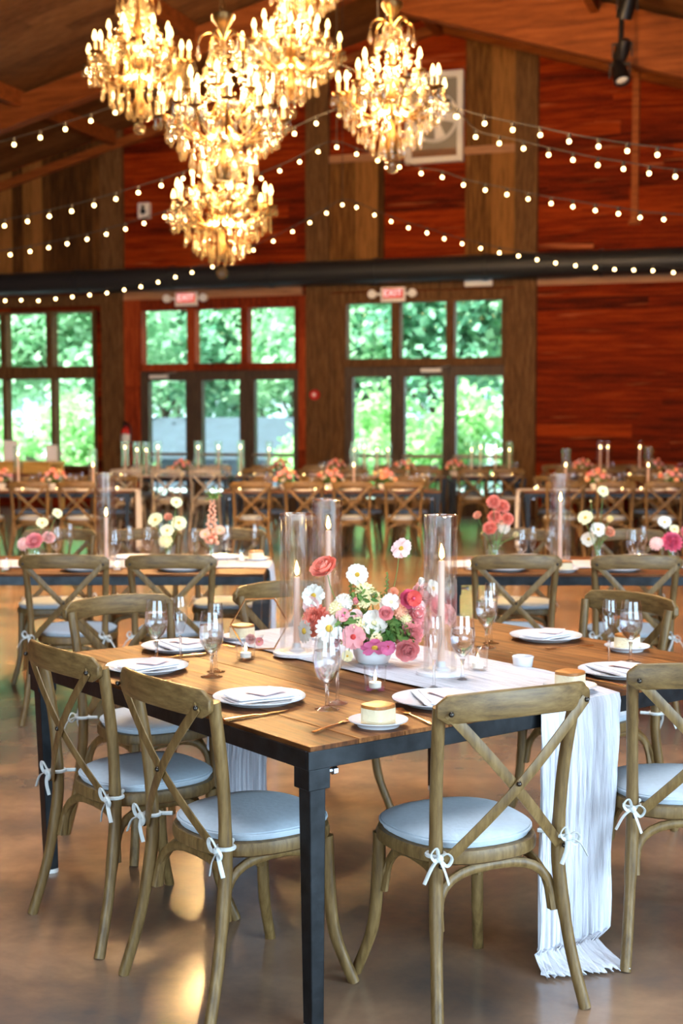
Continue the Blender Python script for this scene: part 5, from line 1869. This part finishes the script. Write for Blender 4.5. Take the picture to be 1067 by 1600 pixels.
v = vase_thing('bud vase with a large hot pink dahlia at the right edge of the photo', [(0.0, 0.13, 'dahlia', 0.065, 'f_hot'), (0.08, 0.17, 'ranunculus', 0.05, 'f_pink'), (-0.03, 0.24, 'cosmos', 0.04, 'f_white'), (-0.09, 0.12, 'scabiosa', 0.04, 'f_blush'), (0.02, 0.20, 'cosmos', 0.03, 'f_cream')], 4, rr=0.05)
v.location = W2R(1.31, 0.50, ZT + 0.006)
v = vase_thing('bud vase of tall pale yellow flowers on the second-row left table', [(0.0, 0.20, 'cosmos', 0.04, 'f_cream'), (-0.07, 0.26, 'cosmos', 0.045, 'f_cream'), (0.06, 0.24, 'cosmos', 0.045, 'f_cream'), (-0.01, 0.14, 'scabiosa', 0.04, 'f_cream'), (0.05, 0.36, 'cosmos', 0.035, 'f_cream'), (0.0, 0.27, 'ranunculus', 0.03, 'f_peach')], 5, rr=0.035)
v.location = W2L(-1.0 + 2.87, 0.42, ZT + 0.006)
v = vase_thing('bud vase with a tall peach flower spike on the second-row left table', [(-0.03, 0.18, 'poppy', 0.03, 'f_peach'), (0.05, 0.20, 'poppy', 0.03, 'f_peach'), (0.0, 0.14, 'poppy', 0.03, 'f_coral')], 6, rr=0.04, h=0.13, spike=(0.01, 0.38, 'f_peach'))
v.location = W2L(-0.75 + 2.87, 0.40, ZT + 0.006)
v = vase_thing('bud vase with pink bloom, left of the candle on the second-row left table', [(0.0, 0.13, 'ranunculus', 0.06, 'f_pink'), (0.07, 0.15, 'ranunculus', 0.045, 'f_blush'), (0.03, 0.24, 'cosmos', 0.035, 'f_cream'), (0.13, 0.30, 'cosmos', 0.03, 'f_cream'), (-0.07, 0.12, 'scabiosa', 0.04, 'f_blush')], 7, rr=0.05)
v.location = W2L(-1.76 + 2.87, 0.42, ZT + 0.006)
v = vase_thing('bud vase with a yellow bloom at the left edge of the photo', [(0.02, 0.30, 'cosmos', 0.05, 'f_cream'), (-0.04, 0.2, 'cosmos', 0.04, 'f_cream'), (0.0, 0.13, 'ranunculus', 0.04, 'f_blush')], 8, rr=0.035)
v.location = W2L(-2.05 + 2.87, 0.45, ZT + 0.006)
for Wf, x, y, lab in ((W2L, 2.36, 0.70, 'at the right end of the second-row left table'), (W2R, 0.64, 0.12, 'between two plates on the second-row right table')):
    place(SIDE, USED, Wf(x, y, ZT + 0.001), 0, 'small side plate ' + lab)
    place(CAKE, USED, Wf(x, y, ZT + 0.009), 0.3, 'square of cake ' + lab)

T3 = 16.1
settle(T3, -2.50 - 2.44, 2.44, 1.0, 0.0, 'the third-row left table', [4.94 - 3.62, 4.94 - 3.06, 4.94 - 4.2], [4.94 - 3.37, 4.94 - 2.84, 4.94 - 3.9], CHAIR_FAR, True, hurr=((4.94 - 3.02, 0.5, 0, 0), (4.94 - 3.93, 0.5, 1, 1)), votx=((4.94 - 3.8, 0.15), (4.94 - 3.4, 0.2), (4.94 - 3.0, 0.15), (4.94 - 2.68, 0.2)), flow=((4.94 - 3.5, 0.5), (4.94 - 3.78, 0.55)), runner=(0.0, 2.44, 0, 0.72))
settle(T3, -1.43, 2.60, 1.0, 0.0, 'the third-row middle table', [1.43 - 1.04, 1.43 - 0.45, 1.43 + 0.13, 1.43 + 0.72], [1.43 - 0.9, 1.43 - 0.3, 1.43 + 0.3, 1.43 + 0.88], CHAIR_FAR, False, hurr=((1.43 + 0.15, 0.5, 0, 0),), votx=((0.30, 0.15), (0.45, 0.2), (1.0, 0.15), (1.25, 0.3), (1.95, 0.15), (2.35, 0.2)), flow=((0.75, 0.5), (1.3, 0.5), (1.95, 0.5)))
settle(T3, 2.17, 2.44, 1.0, -0.01, 'the third-row right table', [0.42, 1.0, 1.58], [0.5, 1.1, 1.7], CHAIR_FAR, False, hurr=((0.55, 0.5, 0, 0), (1.55, 0.5, 0, 2)), votx=((0.15, 0.25), (0.2, 0.45), (1.1, 0.2), (1.5, 0.18)), flow=((0.95, 0.55), (1.75, 0.5)), runner=(0.0, 2.44, 0.72, 0.0))

def far_table(cx_px, d, L, desc, flames, pale=False, chairs=4, flow=2):
    x = (cx_px - 533.5) / F * d
    x0 = x - L / 2
    nx = [L / 2] if chairs == 1 else [0.30 + (L - 0.60) * k / (chairs - 1) for k in range(chairs)]
    H = []
    for i, (px, py) in enumerate(flames):
        hx_ = (px - 533.5) / F * (d + 0.5) - x0
        H.append((min(max(hx_, 0.07), L - 0.07), 0.43 + 0.14 * (i % 2), 1 if py < 705 else (2 if py < 713 else 0), 1 if py < 705 else (2 if py < 713 else 0)))
    settle(d, x0, L, 1.0, -0.02, 'the back-row ' + desc + ' table', nx, nx, CHAIR_BACKLIT if pale else CHAIR_FAR, False, hurr=H, votx=[(L * (k + 0.4) / 4, 0.16 + 0.3 * (k % 2)) for k in range(4)], flow=[(L * (k + 0.6) / (flow + 0.3), 0.5) for k in range(flow)])
far_table(264, 20.3, 1.74, 'left-door', [(196, 698), (212, 712), (229, 712), (245, 699), (310, 698), (340, 704)], pale=True, chairs=3, flow=1)
far_table(406, 20.6, 0.8, 'small', [(372, 704), (419, 711)], chairs=1, flow=1)
far_table(579, 20.4, 2.26, 'middle', [(553, 709), (568, 695), (588, 709), (605, 709)], flow=2)
far_table(764, 20.4, 1.1, 'right-door', [(735, 711), (750, 695), (772, 695), (795, 711)], pale=False, chairs=2, flow=2)
far_table(975, 20.6, 2.26, 'red-wall', [(935, 703), (949, 688), (996, 688)], flow=2)

# light wooden console with two white frames by the left window
ct = on_y(40, 735, 22.6)
cn = thing('console_table', (ct.x, ct.y, 0), -YAW, 'light yellow wooden console table in front of the left window', 'table')
MB().span((-0.75, -0.25, 0.90), (0.6, 0.25, 0.95)).build('top', M['yellow_wood'], cn, bevel=0.005)
MB().span((-0.72, -0.23, 0.75), (0.57, -0.20, 0.90)).span((-0.72, 0.20, 0.75), (0.57, 0.23, 0.90)).build('apron', M['yellow_wood'], cn)
for sx in (-0.70, 0.55):
    for sy in (-0.21, 0.21):
        MB().span((sx - 0.03, sy - 0.03, 0), (sx + 0.03, sy + 0.03, 0.90)).build('leg', M['yellow_wood'], cn)
for dx, w, h, lab in ((-0.28, 0.26, 0.34, 'white framed sign on the console table, left and larger'), (0.50, 0.21, 0.27, 'white framed sign on the console table, right and smaller')):
    q = Matrix.Translation((ct.x, ct.y, 0)) @ Matrix.Rotation(-YAW, 4, 'Z') @ Vector((dx, 0, 0.952))
    s = thing('framed_sign', q, -YAW, lab, 'sign')
    fr = MB().span((-w / 2, -0.012, 0), (w / 2, 0.012, 0.025)).span((-w / 2, -0.012, h - 0.025), (w / 2, 0.012, h)).span((-w / 2, -0.012, 0.025), (-w / 2 + 0.025, 0.012, h - 0.025)).span((w / 2 - 0.025, -0.012, 0.025), (w / 2, 0.012, h - 0.025))
    fr.build('sign_frame', M['white_plastic'], s)
    MB().span((-w / 2 + 0.02, -0.006, 0.02), (w / 2 - 0.02, 0.004, h - 0.02)).build('card', M['napkin'], s)
    MB().hexa([(-0.03, 0.01, 0), (0.03, 0.01, 0), (0.03, 0.14, 0), (-0.03, 0.14, 0)], [(-0.03, 0.01, h * 0.6), (0.03, 0.01, h * 0.6), (0.03, 0.02, h * 0.6), (-0.03, 0.02, h * 0.6)]).build('easel_leg', M['white_plastic'], s)

# prototypes never used stay out of the scene
for o in [o for o in COL.objects if o.parent is None and o.location.z < -50]:
    for c in list(o.children_recursive):
        bpy.data.objects.remove(c)
    bpy.data.objects.remove(o)
